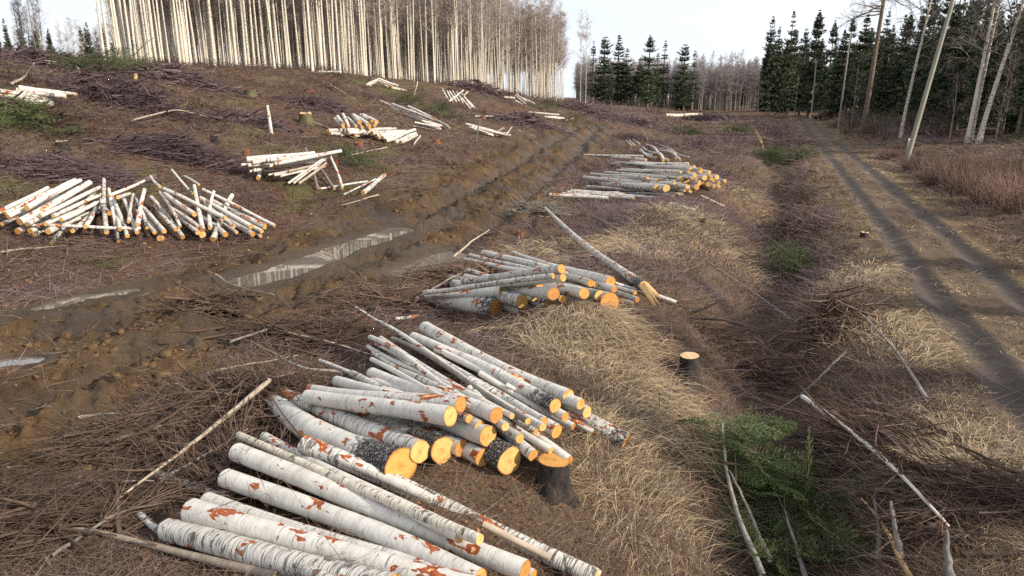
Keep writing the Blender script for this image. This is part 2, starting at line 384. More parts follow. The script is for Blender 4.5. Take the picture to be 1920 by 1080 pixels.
ang = np.concatenate([np.arange(-180, -60, 6.), np.arange(-60, -46, .7), np.arange(-46, 46, .18), np.arange(46, 60, .7), np.arange(60, 180, 6.)])
rad_ = [.4]
while rad_[-1] < 45: rad_.append(rad_[-1] * (1.05 if rad_[-1] < 4 else 1.0075))
while rad_[-1] < 900: rad_.append(rad_[-1] * 1.022)
rad_ = np.array(rad_); na, nr = len(ang), len(rad_)
AA, RR = np.meshgrid(np.radians(ang), rad_)
GX, GY = (RR * np.sin(AA)).ravel(), (RR * np.cos(AA)).ravel()
GZ = terrain(GX, GY)
MOUNDS = [(g0(p_)[0], r_, a_) for p_, r_, a_ in [((1085, 640), 1.35, 1.), ((1010, 615), .9, .8), ((1180, 700), 1.1, .9), ((1180, 460), 2.3, 1.), ((1300, 420), 2.2, .95), ((1060, 470), 1.6, .8), ((1380, 370), 2.4, .8), ((1130, 840), 1.0, .75), ((830, 890), .7, .6), ((1050, 960), .8, .6), ((1240, 960), .9, .7), ((1290, 830), .9, .7), ((610, 445), 1.2, .3), ((1700, 640), 1.3, .8), ((1640, 520), 1.4, .75), ((1820, 860), 1.3, .7)]]
def masks(x, y):
    p, q = pq(x, y); e = fbm(x * .8, y * .8, 4, 70); e2 = fbm(x * .25, y * .25, 3, 71)
    m_ = mudmask(x, y)
    road = np.zeros_like(x)
    wob = .3 * (fbm(q * .3, p * .3, 2, 61) - .5) + .2 * (fbm(x * 3, y * 3, 3, 62) - .5)
    for c0 in (-.83, .83): road = np.maximum(road, ss(.40, .29, np.abs(p - c0 + wob)))
    road = np.maximum(road, .3 * ss(1.35, .8, np.abs(p + wob)))
    gr = .38 * ss(2.2, .8, np.abs(p - 7.0) + 2.2 * (e - .5)) * ss(48, 30, q)
    for (cx, cy), rx, am in MOUNDS: gr = np.maximum(gr, am * ss(1.1, .45, np.hypot(x - cx, y - cy) / rx + 1.1 * (e - .5)))
    gr = np.maximum(gr, .95 * ss(.34, .5, e) * ss(3.3, 2.2, np.abs(p + .2)))
    gr = np.maximum(gr, .75 * ss(.42, .6, e) * ss(-1, -3, p) * ss(-30, -10, p))
    gr = np.maximum(gr, .7 * ss(.48, .64, e) * ss(.4, .58, e2))
    gr = gr * (1 - m_)
    mo = .7 * ss(.62, .74, fbm(x * .5 + 9, y * .5, 4, 80)) * ss(9, 14, p) * (1 - m_) + .5 * ss(.55, .7, e) * np.exp(-((p - 4.1) / .9) ** 2)
    wet = m_ * ss(.45, .65, fbm(x * .9, y * .9, 3, 81))
    for rp_ in RUTS: wet = np.maximum(wet, .8 * ss(.6, .25, pdist(x, y, rp_) + .3 * (e - .5)))
    for (poly, wd, _), zw in zip(PUD, PUDZ): wet = np.maximum(wet, ss(wd * 2.2, wd, pdist(x, y, poly)))
    return m_, road, gr, mo, wet
mm, mr, mg, mo, mw = masks(GX, GY)
ii = np.arange(nr - 1)[:, None] * na; jj = np.arange(na)[None]; j2 = (jj + 1) % na
Q = np.stack([ii + jj, ii + na + jj, ii + na + j2, ii + j2], -1).reshape(-1, 4)[:, ::-1]
fx, fy = GX[Q].mean(1), GY[Q].mean(1)
fp, fq = pq(fx, fy)
isroad = (np.abs(fp) < 1.35) & (fq > -20) & (fq < 150)
ismud = (mm[Q].mean(1) > .5) & ~isroad
V = np.stack([GX, GY, GZ], 1); m1 = np.stack([mm, mr, mg], 1); m2 = np.stack([mo, mw, mo * 0], 1)
def sheet(name, sel):
    q = Q[sel]; u, inv = np.unique(q, return_inverse=True)
    o = obj(name, mesh(name, V[u], [inv.reshape(-1, 4)], [GROUND], True, {'m1': m1[u], 'm2': m2[u]}))
    return tag(o, kind='structure')
sheet('ground', ~isroad & ~ismud)
tag(sheet('mud_track', ismud), 'churned wet mud track with deep wheel ruts across the clear-cut', kind='structure')
tag(sheet('dirt_road', isroad), 'straight dirt road with two bare wheel tracks and a grassy middle', kind='structure')
PLAB = ['long rutted puddle mirroring the birch stand', 'small puddle behind the centre log pile', 'narrow blue puddle in the rut at the left', 'small puddle at the left edge of the mud']
for (poly, wd, _), zw, lb in zip(PUD, PUDZ, PLAB):
    pts = np.array(poly); mb = MB()
    t = np.gradient(pts, axis=0); t /= np.linalg.norm(t, axis=1, keepdims=True); nn = np.stack([-t[:, 1], t[:, 0]], 1)
    pts[0] -= t[0] * wd * 1.1; pts[-1] += t[-1] * wd * 1.1
    a = pts + nn * wd * 1.5; b = pts - nn * wd * 1.5; k = len(pts)
    V_ = np.concatenate([np.c_[a, np.full(k, zw)], np.c_[b, np.full(k, zw)]])
    mb.add(V_, [[i, k + i, k + i + 1, i + 1] for i in range(k - 1)])
    tag(mb.build('puddle', WATER), lb, kind='structure')

# from here on heights and masks are read back from the sheet itself, so everything stands on the mesh
def _grid(x, y):
    a = np.degrees(np.arctan2(x, y)); r_ = np.hypot(x, y); ai = np.interp(a, np.append(ang, 180.), np.arange(na + 1)); ri = np.clip(np.interp(r_, rad_, np.arange(nr)), 0, nr - 1.001)
    i = ri.astype(int); j = ai.astype(int); return i, j % na, (j + 1) % na, ri - i, ai - j
def _look(A, g):
    i, j, j2, u, v = g; return (A[i, j] * (1 - v) + A[i, j2] * v) * (1 - u) + (A[i + 1, j] * (1 - v) + A[i + 1, j2] * v) * u
_GZ = GZ.reshape(nr, na); _MK = [a_.reshape(nr, na) for a_ in (mm, mr, mg, mo, mw)]
def terrain(x, y): return _look(_GZ, _grid(np.asarray(x, float), np.asarray(y, float)))
def masks(x, y):
    g = _grid(np.asarray(x, float), np.asarray(y, float)); return [_look(a_, g) for a_ in _MK]

# ------------------------------------------------------------------ logs
def ordn(i):
    return '%d%s' % (i, 'th' if 10 < i % 100 < 14 else {1: 'st', 2: 'nd', 3: 'rd'}.get(i % 10, 'th'))
def make_log(a, b, r1, r2, mat=None, name='birch_log', seg=None, dark=0., bend=None, cut=None, knots=True):
    """a = cut end seen, b = other end; returns the top-level mesh with its two cut faces as parts"""
    a, b = Vector(a), Vector(b); ax = b - a; Ln = ax.length
    big = max(r1, r2) > .085
    seg = seg or (20 if big else 12); k = max(5, min(26, int(Ln / (.14 if big else .25))))
    t = np.linspace(0, 1, k); th = np.arange(seg) * 2 * math.pi / seg
    bend = rng.normal(0, .013) * Ln if bend is None else bend
    rad = r1 + (r2 - r1) * t
    s = rng.uniform(0, 99)
    T, H = np.meshgrid(t * Ln, th, indexing='ij')
    wob = 1 + .10 * (vn(np.cos(H) * 1.3 + s, np.sin(H) * 1.3 + T * 1.1, 3) - .5) + .05 * (vn(np.cos(H) * 3 + s, np.sin(H) * 3 + T * 5, 4) - .5)
    if dark: wob += .10 * (vn(np.cos(H) * 2.2 + s, np.sin(H) * 2.2, 6) - .3) * np.clip(1 - T / .5, 0, 1)
    if knots:
        for _ in range(int(Ln * 2)):
            z0, h0 = rng.uniform(.1, Ln), rng.uniform(0, 6.28)
            dh = np.angle(np.exp(1j * (H - h0))); wob += rng.uniform(.08, .3) * np.exp(-((T - z0) / .03) ** 2 - (dh / .25) ** 2)
    Rd = rad[:, None] * wob
    bx = bend * np.sin(t * math.pi); sag = rng.normal(0, .004) * Ln * np.sin(t * 2 * math.pi)
    V = np.stack([Rd * np.cos(H) + bx[:, None], Rd * np.sin(H) + sag[:, None], T], -1)
    i = np.arange(k - 1)[:, None] * seg; j = np.arange(seg)[None]; j2 = (j + 1) % seg
    F = np.stack([i + j, i + j2, i + seg + j2, i + seg + j], -1).reshape(-1, 4)
    dk = np.clip(dark * (1.15 - T / .9), 0, 1) if dark else np.zeros_like(T)
    o = obj(name, None); obj('bark', mesh('bark', V.reshape(-1, 3), [F], [mat or BARK], True, {'dark': dk.ravel()}), o)
    q = ax.to_track_quat('Z', 'Y'); o.rotation_mode = 'QUATERNION'; o.rotation_quaternion = q; o.location = a
    for e in (0, k - 1):
        rim = V[e]; c = rim.mean(0); tilt = rng.normal(0, .06, 2)
        rings = [c[None] + (rim - c) * f for f in (.35, .7, .92, 1.0)]
        W = np.concatenate([c[None]] + rings); off = (W - c)[:, :2] @ tilt
        W[1:, 2] += off[1:] * 0  # sawn square
        fr = [np.stack([np.zeros(seg, int), 1 + np.arange(seg), 1 + (np.arange(seg) + 1) % seg], 1)]
        qs = []
        for q_ in range(3):
            b0 = 1 + q_ * seg; jj_ = np.arange(seg); qs.append(np.stack([b0 + jj_, b0 + seg + jj_, b0 + seg + (jj_ + 1) % seg, b0 + (jj_ + 1) % seg], 1))
        tri = fr[0]; qd = np.concatenate(qs)
        if e == 0: tri = tri[:, ::-1]; qd = qd[:, ::-1]
        ra = np.concatenate([[0], np.full(seg, .35), np.full(seg, .7), np.full(seg, .92), np.full(seg, 1.)])
        obj('cut_face', mesh('cut_face', W, [tri, qd], [cut or CUT], False, {'rad': ra}), o)
    return o
def size_word(r): return 'thick' if r > .1 else 'slim' if r < .055 else 'medium'
def proj(v):
    d = Vector(v) - Vector((0, 0, CAMH)); c, s = math.cos(PITCH), math.sin(PITCH)
    z = d.y * c - d.z * s; yv = d.y * s + d.z * c
    return 960 + FPX * d.x / z, 540 - FPX * yv / z
def finish_pile(items, where, group, cat='log'):
    """items: (object, seen end, radius, special label or None); labels each by size and by order of its end from the left"""
    items.sort(key=lambda t: proj(t[1])[0])
    for i, (o, e, r, lb) in enumerate(items):
        tag(o, lb or '%s birch log %s, %s end from left' % (size_word(r), where, ordn(i + 1)), cat, group)
def drop(v, r):
    z = tz(v[0], v[1]) + r * .8
    return Vector((v[0], v[1], max(v[2], z)))
def pile_h(rows, where, group):
    """rows: x1,y1,x2,y2,r1,r2,h1,h2,dark[,label[,mat]]: pixel of both ends and height of the axis over the ground"""
    it = []
    for rw in rows:
        x1, y1, x2, y2, r1, r2, h1, h2, dk = rw[:9]; lb = rw[9] if len(rw) > 9 else None; mt = rw[10] if len(rw) > 10 else None
        a = drop(at(x1, y1, h1), r1); b = drop(at(x2, y2, h2), r2)
        o = make_log(a, b, r1, r2, mt, dark=dk, name='stripped_pole' if mt is STRIP else 'birch_log'); it.append((o, a, r1, lb))
    finish_pile(it, where, group)
def plane_hit(px, py, A, n):
    d = Vector(ray(px, py)); o = Vector((0, 0, CAMH)); t = (A - o).dot(n) / d.dot(n); return o + d * t
def pile_p(rows, line, depth, where, group, jit=.12):
    """rows: x1,y1,x2,y2,r1[,label[,mat]]: front ends stand in the vertical plane through the ground line, back ends in one `depth` behind"""
    A, B = at(*line[0]), at(*line[1]); u = (B - A); n = Vector((-u.y, u.x, 0)).normalized()
    if n.y < 0: n = -n
    it = []
    for rw in rows:
        x1, y1, x2, y2, r1 = rw[:5]; lb = rw[5] if len(rw) > 5 else None; mt = rw[6] if len(rw) > 6 else None
        dep = depth if len(rw) < 8 else rw[7]
        a = plane_hit(x1, y1, A + n * rng.uniform(-jit, jit), n); b = plane_hit(x2, y2, A + n * (dep + rng.uniform(-jit, jit)), n)
        a, b = drop(a, r1), drop(b, r1)
        o = make_log(a, b, r1, r1 * rng.uniform(.72, .92), mt, name='stripped_pole' if mt is STRIP else 'birch_log', dark=float(rng.random() < .15) * .6)
        it.append((o, a, r1, lb))
    finish_pile(it, where, group)

# pile in the front corner of the view, thick trunks running down to the right
pile_h([
 (985, 1070, 445, 848, .088, .105, .52, .5, 0, 'thick white birch log on top of the nearest pile with long red bark scars'),
 (900, 1087, 424, 897, .092, .1, .34, .34, 0, 'thick birch log of the nearest pile below the red-scarred top log'),
 (905, 1110, 358, 957, .108, .118, .34, .32, 0, 'thickest white log along the near side of the nearest pile'),
 (860, 1085, 388, 938, .08, .088, .2, .2, 0, 'birch log half hidden between two thick logs of the nearest pile'),
 (735, 1105, 315, 993, .12, .11, .14, .14, 0, 'greyish lichen-spotted birch log lowest on the near side of the nearest pile'),
 (900, 1012, 448, 816, .05, .045, .5, .5, 0, 'long slim brownish pole lying along the top of the nearest pile', BARKW),
 (865, 1003, 496, 820, .068, .066, .38, .38, 0, 'slim birch log beside the bare pole on the nearest pile'),
 (1118, 1082, 570, 832, .075, .098, .42, .5, 0, 'long birch log with orange branch scars along the far side of the nearest pile'),
 (1125, 1080, 640, 858, .05, .06, .3, .36, 0, 'slim log with a red-barked end under the far side of the nearest pile'),
 (1000, 1080, 520, 870, .06, .07, .3, .3, 0, 'birch log deep inside the nearest pile'), (640, 1100, 420, 1010, .05, .055, .1, .12, 0, 'slim log under the near side of the nearest pile'),
 (1030, 1045, 905, 982, .032, .03, .3, .3, 0, 'thin peeled pole on the far side of the nearest pile', STRIP),
 (458, 873, 338, 841, .05, .042, .1, .1, 0, 'slim birch log poking out of the brushwood behind the nearest pile'),
 (436, 931, 297, 888, .046, .04, .14, .12, 0, 'slim birch log with cut end in the brushwood left of the nearest pile'),
 (317, 1011, 262, 965, .036, .034, .1, .1, 0, 'short slim piece with orange end left of the nearest pile'),
], 'in the nearest pile', 'nearest log pile')

# pile with the big sawn butts and the black stump
pile_h([
 (751, 874, 511, 751, .19, .12, .2, .16, 1, 'thickest birch butt with dark rough bark and a pear-shaped sawn end'),
 (788, 847, 535, 742, .125, .09, .26, .25, .3),
 (830, 844, 575, 745, .15, .11, .16, .14, 1, 'dark-barked thick log under the topmost logs, broad round sawn end'),
 (845, 780, 576, 744, .105, .088, .62, .5, 0, 'white log topmost of the big-butt pile with brown bark scars'),
 (864, 758, 582, 731, .09, .075, .62, .45, 0, 'white log just behind the topmost log of the big-butt pile'),
 (850, 766, 631, 714, .075, .07, .5, .42, 0),
 (866, 841, 650, 752, .095, .08, .14, .14, .3),
 (931, 779, 697, 700, .09, .085, .52, .3, 0),
 (915, 817, 730, 740, .115, .1, .34, .3, .2),
 (906, 858, 740, 770, .1, .09, .12, .12, .2),
 (956, 865, 790, 762, .16, .13, .17, .15, 1, 'thick dark-barked log lowest in the pile next to the black stump'),
 (1000, 854, 830, 728, .066, .055, .3, .3, 0),
 (1033, 845, 862, 735, .044, .038, .32, .3, 0),
 (1067, 864, 880, 728, .06, .05, .36, .25, 0, 'slim birch log whose end rests on the black stump'),
 (990, 790, 735, 634, .038, .03, .58, .4, 0, 'long slim brownish pole lying over the big-butt pile', GREYB),
 (1018, 801, 752, 626, .046, .036, .55, .42, 0),
 (1044, 809, 880, 715, .085, .075, .3, .25, 0),
 (1005, 810, 890, 735, .04, .036, .3, .25, 0),
 (1041, 761, 822, 655, .085, .08, .4, .3, .7),
 (1089, 758, 775, 632, .07, .085, .42, .32, 0),
 (1101, 773, 800, 645, .075, .075, .3, .25, 0),
 (1066, 742, 797, 615, .08, .115, .42, .3, 0, 'long pale log at the far side of the big-butt pile beside dry grass'),
 (1173, 827, 940, 702, .105, .085, .14, .2, .55, 'log reaching farthest right out of the big-butt pile, dark butt'),
 (1111, 810, 950, 722, .036, .03, .12, .2, 0),
 (915, 772, 694, 632, .045, .04, .5, .4, 0), (938, 772, 714, 634, .05, .04, .48, .38, 0),
 (866, 764, 697, 674, .04, .036, .5, .36, 0), (884, 764, 699, 660, .042, .038, .46, .36, 0),
 (960, 780, 706, 645, .035, .03, .52, .4, 0), (905, 750, 690, 650, .04, .034, .42, .3, 0),
 (948, 800, 742, 668, .05, .045, .45, .35, 0), (975, 822, 770, 690, .055, .045, .36, .3, 0), (1020, 790, 800, 660, .05, .045, .44, .32, 0), (1060, 782, 830, 660, .06, .05, .34, .28, 0), (900, 800, 700, 715, .07, .065, .4, .3, 0), (880, 785, 660, 700, .05, .05, .45, .35, 0), (1075, 800, 900, 700, .045, .04, .22, .25, 0),
 (700, 716, 600, 676, .034, .03, .2, .14, 0), (785, 592, 742, 598, .032, .03, .2, .15, 0, 'short birch piece with orange end behind the big-butt pile'),
], 'in the big-butt pile', 'log pile beside the black stump')

# centre pile on the grassy bank
pile_h([
 (940, 547, 800, 552, .11, .09, .45, .3, 0), (931, 578, 800, 556, .19, .14, .18, .16, .6, 'thickest orange butt lowest left in the centre pile'),
 (979, 565, 850, 532, .13, .1, .32, .22, .3), (981, 582, 870, 552, .1, .08, .1, .1, .3), (1002, 558, 868, 527, .075, .06, .32, .2, 0),
 (1037, 517, 795, 549, .052, .045, .68, .45, 0, 'long slim log with torn red bark slanting over the centre pile'),
 (1053, 504, 868, 528, .08, .065, .74, .5, 0, 'topmost white log of the centre pile'), (1056, 521, 880, 540, .07, .06, .6, .4, 0),
 (1012, 537, 872, 518, .075, .06, .5, .35, 0), (1038, 551, 905, 523, .11, .08, .36, .26, .3), (1031, 570, 905, 545, .11, .09, .12, .12, .5),
 (1055, 561, 940, 540, .07, .06, .16, .14, 0), (1060, 516, 907, 474, .085, .085, .45, .25, 0), (1145, 528, 1000, 492, .10, .08, .46, .25, 0),
 (1022, 511, 881, 478, .05, .045, .42, .25, 0), (1000, 509, 869, 486, .052, .045, .5, .3, 0), (1062, 509, 962, 473, .045, .04, .4, .2, 0),
 (960, 526, 866, 505, .045, .04, .5, .3, 0), (962, 536, 844, 521, .08, .075, .34, .25, 0), (1108, 531, 990, 500, .066, .055, .42, .28, 0),
 (1117, 534, 1000, 508, .05, .045, .34, .25, 0), (1095, 550, 975, 524, .095, .08, .32, .2, .2), (1125, 555, 1010, 530, .1, .085, .26, .2, .5),
 (1144, 567, 1030, 532, .175, .13, .18, .15, .4, 'broad orange butt at the right of the centre pile'), (1152, 542, 1035, 508, .055, .05, .42, .25, 0),
 (1191, 549, 1080, 512, .042, .038, .3, .18, 0), (1195, 562, 1075, 524, .056, .05, .2, .14, .4), (1186, 570, 1075, 540, .05, .045, .1, .1, .2),
 (1268, 567, 1110, 517, .046, .038, .1, .22, 0, 'slim log reaching farthest right out of the centre pile'), (1168, 566, 1070, 543, .036, .034, .12, .1, 0),
], 'in the centre pile', 'centre log pile on the grassy bank')
a_, b_ = drop(at(1208, 537, .28), .11), drop(at(1022, 390, .4), .05)
o = make_log(a_, b_, .115, .045, BARK, dark=.8, name='fallen_birch', bend=.18)
tag(o, 'long fallen birch trunk slanting across the grassy bank with a splintered butt', 'trunk')
# torn splinter wedge at its butt
ax = (a_ - b_).normalized(); side = ax.cross(Vector((0, 0, 1))).normalized(); e_ = a_ + ax * .62
mb = MB(); sp = []
for i in range(9):
    f = (i - 4) / 4; s0 = a_ + side * f * .085 + Vector((0, 0, .05 - .04 * abs(f))) - ax * .03; ln = .35 + .5 * rng.random() + .25 * (f > .2)
    e0 = s0 + ax * ln + side * .05 * f + Vector((0, 0, -.12 * ln)); sp.append([s0, (s0 + e0) / 2, e0])
V_, F_ = tubes(np.array([[list(v) for v in s] for s in sp]), np.array([[.04, .03, .004]] * 9), 5); mb.add(V_, F_)
sb = mb.build('splintered_butt', SPLIT, o)
sb.matrix_parent_inverse = Matrix.LocRotScale(o.location, o.rotation_quaternion, None).inverted()

# right-hand pile farther along the bank
rowsD = []
for ex, ey, r in [(1045, 530, .16), (1185, 585, .16), (1395, 508, .15), (1310, 570, .1), (1505, 570, .12), (1625, 540, .1), (1025, 625, .1), (745, 660, .11), (690, 690, .12),
                  (935, 690, .1), (1015, 700, .09), (1325, 645, .06), (1352, 640, .06), (1260, 660, .05), (1590, 470, .11), (1720, 465, .1), (1805, 505, .09), (1550, 400, .12),
                  (1480, 360, .11), (1355, 370, .09), (1260, 525, .09), (1355, 545, .1), (1240, 362, .07), (1200, 467, .07), (970, 282, .09), (1640, 412, .08), (1740, 522, .08),
                  (1690, 562, .07), (1742, 562, .07), (1105, 680, .05), (1090, 500, .08), (1480, 430, .08), (1380, 430, .08), (1270, 465, .06), (1440, 610, .09), (1575, 530, .08), (1660, 480, .07), (1500, 480, .08)]:
    x, y = 1040 + ex / 5.647, 250 + ey / 5.647
    h1 = .12 if ey > 600 else .36 if ey > 500 else .6 if ey > 400 else .58
    if r > .075: rowsD.append((x - 14 + rng.uniform(-8, 8), y - 4 + rng.uniform(-3, 4), x - 118 + rng.uniform(-14, 14), y - rng.uniform(6, 14), r * .75, r * .6, h1 + .1, max(.15, h1 - .1), 0.))
    rowsD.append((x, y, x - 108 + rng.uniform(-14, 14), y - rng.uniform(3, 12), r, r * .8, h1 + rng.uniform(-.05, .05), max(.1, h1 - .2), 0.))
for ex, ey, fx_, fy_, r in [(1150, 285, 930, 150, .1), (1205, 285, 1000, 130, .1), (1285, 265, 1065, 105, .07), (1330, 282, 970, 115, .06), (1425, 250, 1110, 160, .04), (1040, 235, 900, 185, .08), (1075, 260, 900, 170, .09),
                            (905, 120, 830, 60, .04), (850, 130, 790, 70, .05), (820, 135, 760, 75, .05)]:
    rowsD.append((1040 + ex / 5.647, 250 + ey / 5.647, 1040 + fx_ / 5.647, 250 + fy_ / 5.647, r, r * .85, .35, .2, 0.))
rowsD += [(1359, 388, 1314, 367, .05, .045, .05, .06, 0, 'thin white log lying apart on the grass right of the bank pile'), (1318, 383, 1262, 374, .055, .05, .06, .06, 0), (1308, 389, 1260, 378, .045, .04, .06, .06, 0), (1302, 393, 1254, 381, .045, .04, .06, .06, 0)]
pile_h(rowsD, 'in the right-hand bank pile', 'log pile farther along the bank')

# wide fanned pile at the left
Fl = [(37, 416, 169, 342, .1), (50, 390, 141, 338, .075), (15, 406, 151, 338, .06), (50, 421, 188, 351, .06), (33, 434, 133, 391, .08), (56, 433, 150, 400, .075), (65, 440, 160, 415, .06),
      (90, 434, 190, 405, .085), (10, 400, 120, 347, .05), (4, 420, 110, 368, .055), (75, 405, 185, 352, .06), (100, 405, 190, 365, .055), (85, 420, 180, 380, .06), (115, 412, 195, 375, .055), (-25, 410, 90, 352, .06),
      (136, 433, 187, 388, .06), (222, 453, 204, 354, .05), (239, 443, 207, 364, .06), (257, 436, 231, 370, .055), (276, 427, 250, 365, .05), (241, 416, 250, 364, .045),
      (204, 367, 271, 339, .045), (221, 370, 243, 363, .05), (308, 434, 269, 390, .065), (343, 445, 283, 369, .065), (338, 425, 300, 360, .045), (301, 447, 268, 402, .1), (380, 431, 364, 348, .07),
      (394, 428, 401, 359, .06), (380, 440, 335, 400, .095), (423, 409, 305, 353, .06), (439, 425, 377, 374, .055), (471, 425, 376, 371, .075), (497, 425, 400, 378, .085), (491, 434, 404, 388, .065),
      (474, 439, 410, 400, .08), (489, 443, 425, 415, .05), (423, 440, 372, 400, .08), (444, 436, 395, 408, .05), (374, 427, 318, 388, .065), (371, 436, 322, 398, .07), (365, 402, 309, 363, .07), (330, 430, 290, 385, .06), (290, 436, 255, 395, .055),
      (205, 400, 190, 372, .06), (225, 430, 212, 385, .055), (160, 425, 185, 380, .06)]
Fl += [(264, 428, 49, 422, .045, 'slim white log lying crosswise along the front of the fanned pile', None, .1),
       (96, 458, 178, 360, .055, 'slim log slanting down in front of the fanned pile at left'), (200, 436, 195, 336, .062, 'white log pointing straight up the picture over the fanned pile', None, 2.9),
       (258, 421, 271, 355, .065, 'log with a thin crooked top standing out of the fanned pile'), (399, 449, 435, 366, .085, 'thick white log laid crosswise over the right end of the fanned pile', None, 2.2),
       (515, 423, 380, 355, .05, 'slim log farthest right in the fanned pile'), (300, 350, 282, 330, .04), (373, 346, 345, 330, .034), (361, 363, 322, 318, .032)]
pile_p(Fl, ((0, 446), (520, 452)), 2.0, 'in the fanned pile', 'wide fanned log pile at the left')

pile_p([(462, 299, 590, 287, .1), (474, 305, 600, 290, .07), (465, 310, 585, 300, .07), (452, 309, 560, 303, .05), (500, 301, 620, 288, .07), (495, 308, 600, 297, .07), (494, 314, 600, 305, .065), (505, 311, 610, 300, .06),
        (515, 307, 620, 292, .06), (521, 306, 640, 283, .075), (475, 320, 560, 308, .06), (468, 322, 520, 302, .04), (484, 334, 488, 316, .08), (503, 328, 590, 312, .04), (513, 328, 600, 312, .06), (525, 330, 610, 312, .05),
        (541, 321, 600, 308, .05, None, STRIP), (540, 344, 615, 290, .045), (550, 344, 620, 289, .045), (560, 344, 612, 305, .05, None, STRIP),
        (596, 354, 573, 278, .05, 'brown log leaning over the right end of the middle hillside pile', GREYB, 2.6), (627, 354, 583, 293, .05, 'grey log leaning beside the brown one on the middle hillside pile', GREYB, 2.4),
        (642, 353, 618, 289, .056, 'white log leaning at the right end of the middle hillside pile', None, 2.4),
        (594, 366, 690, 340, .045, 'thin log on the ground right of the middle hillside pile', None, .8), (643, 366, 705, 335, .035), (680, 362, 721, 328, .09, 'short thick log with orange end lying alone right of the middle hillside pile', None, 1.6)],
       ((450, 338), (690, 370)), 1.2, 'in the middle hillside pile', 'middle hillside log pile')
pile_p([(643, 233, 633, 219, .1), (644, 238, 628, 222, .08), (654, 239, 643, 214, .08), (668, 237, 651, 220, .08), (674, 229, 662, 216, .12), (679, 239, 664, 226, .08), (690, 233, 664, 216, .12), (695, 239, 672, 222, .12), (706, 229, 680, 216, .12),
        (697, 227, 676, 215, .08), (703, 235, 684, 222, .09), (615, 245, 665, 243, .1), (618, 250, 670, 247, .1), (628, 252, 672, 247, .06), (638, 254, 680, 249, .06), (650, 244, 742, 241, .09), (652, 249, 752, 246, .09), (697, 250, 760, 247, .12),
        (664, 255, 700, 250, .08), (678, 251, 735, 246, .07), (705, 254, 765, 249, .1), (717, 258, 770, 250, .09), (723, 264, 778, 243, .11), (740, 268, 780, 250, .11), (751, 267, 781, 253, .11), (709, 259, 745, 250, .08), (775, 275, 788, 255, .05)],
       ((610, 256), (760, 272)), 1.2, 'in the upper hillside pile', 'upper hillside log pile')
def far_pile(lines, where, group, base, n_extra=0, depth=.6):
    pile_p(lines, base, depth, where, group, .2)
far_pile([(805, 225, 712, 188, .05), (800, 222, 722, 192, .05), (812, 224, 735, 194, .06), (815, 222, 765, 199, .08), (809, 228, 728, 199, .045), (798, 229, 740, 205, .05), (843, 240, 818, 226, .07), (840, 236, 770, 205, .05)], 'among the long hillside poles', 'long poles below the bare slope', ((715, 205), (850, 246)), 1.4)
far_pile([(824, 238, 777, 229, .07), (826, 242, 780, 232, .07), (818, 244, 775, 236, .06), (828, 236, 790, 226, .07)], 'in the grey row by the long poles', 'grey logs beside the long poles', ((775, 246), (830, 247)))
far_pile([(687, 158, 711, 147, .06), (684, 161, 709, 149, .06), (692, 161, 714, 150, .06), (722, 156, 705, 150, .08), (729, 155, 712, 148, .08), (728, 163, 715, 157, .1), (736, 163, 722, 156, .1), (747, 161, 728, 155, .1), (741, 167, 720, 162, .08), (750, 170, 728, 166, .08), (762, 170, 738, 166, .07)], 'in the small pile near the stand', 'small pile near the birch stand', ((684, 164), (762, 172)))
far_pile([(842, 191, 829, 165, .07), (849, 192, 838, 170, .07), (856, 191, 842, 170, .08), (861, 190, 848, 170, .08), (868, 194, 856, 172, .08), (886, 202, 866, 176, .1), (882, 204, 862, 180, .08), (894, 206, 870, 182, .07), (842, 190, 869, 169, .07), (870, 179, 877, 172, .06)], 'in the crossed far pile', 'crossed pile right of the bare slope', ((842, 205), (895, 208)), 1.5)
far_pile([(957, 254, 873, 232, .08), (950, 253, 885, 238, .08), (925, 254, 890, 243, .1), (915, 250, 880, 238, .07), (945, 240, 925, 250, .06), (955, 247, 930, 256, .06), (948, 252, 960, 238, .03)], 'in the splintered heap', 'splintered logs beside the ruts', ((875, 252), (962, 260)))
far_pile([(967, 219, 890, 218, .06), (963, 222, 895, 220, .05), (992, 223, 970, 227, .05), (1048, 215, 990, 210, .07), (1050, 222, 1020, 219, .1), (1057, 222, 1030, 218, .1), (1060, 226, 1075, 222, .04)], 'by the far ruts', 'scattered far logs by the ruts', ((890, 224), (1062, 227)))
far_pile([(964, 184, 945, 182, .12), (985, 195, 965, 178, .08), (990, 192, 968, 176, .07), (1002, 194, 980, 183, .07), (980, 197, 966, 188, .07)], 'by the stand end', 'low pile by the end of the birch stand', ((960, 198), (1003, 198)))
far_pile([(98, 184, 0, 170, .1), (102, 180, 30, 168, .1), (112, 178, 34, 165, .14), (124, 181, 60, 168, .1), (145, 177, 70, 167, .07), (95, 190, 0, 178, .1), (100, 195, 20, 184, .1), (134, 179, 90, 169, .06), (60, 199, -10, 192, .07), (70, 195, -5, 186, .08)], 'in the left-edge hillside pile', 'pile at the left edge of the hillside', ((0, 200), (145, 201)), 1.0)
pile_h([(690, 137, 645, 131, .07, .06, .1, .1, 0), (640, 135, 597, 134, .08, .07, .1, .1, 0), (700, 139, 655, 134, .05, .05, .1, .1, 0)], 'along the foot of the stand', 'logs along the foot of the birch stand')
# single big grey trunk far out on the clearing
a_, b_ = drop(at(1247, 216, .3), .3), drop(at(1320, 215, .25), .25); tag(make_log(a_, b_, .3, .22, BARKW, name='fallen_birch', dark=0), 'long pale fallen trunk far out on the clearing', 'trunk')

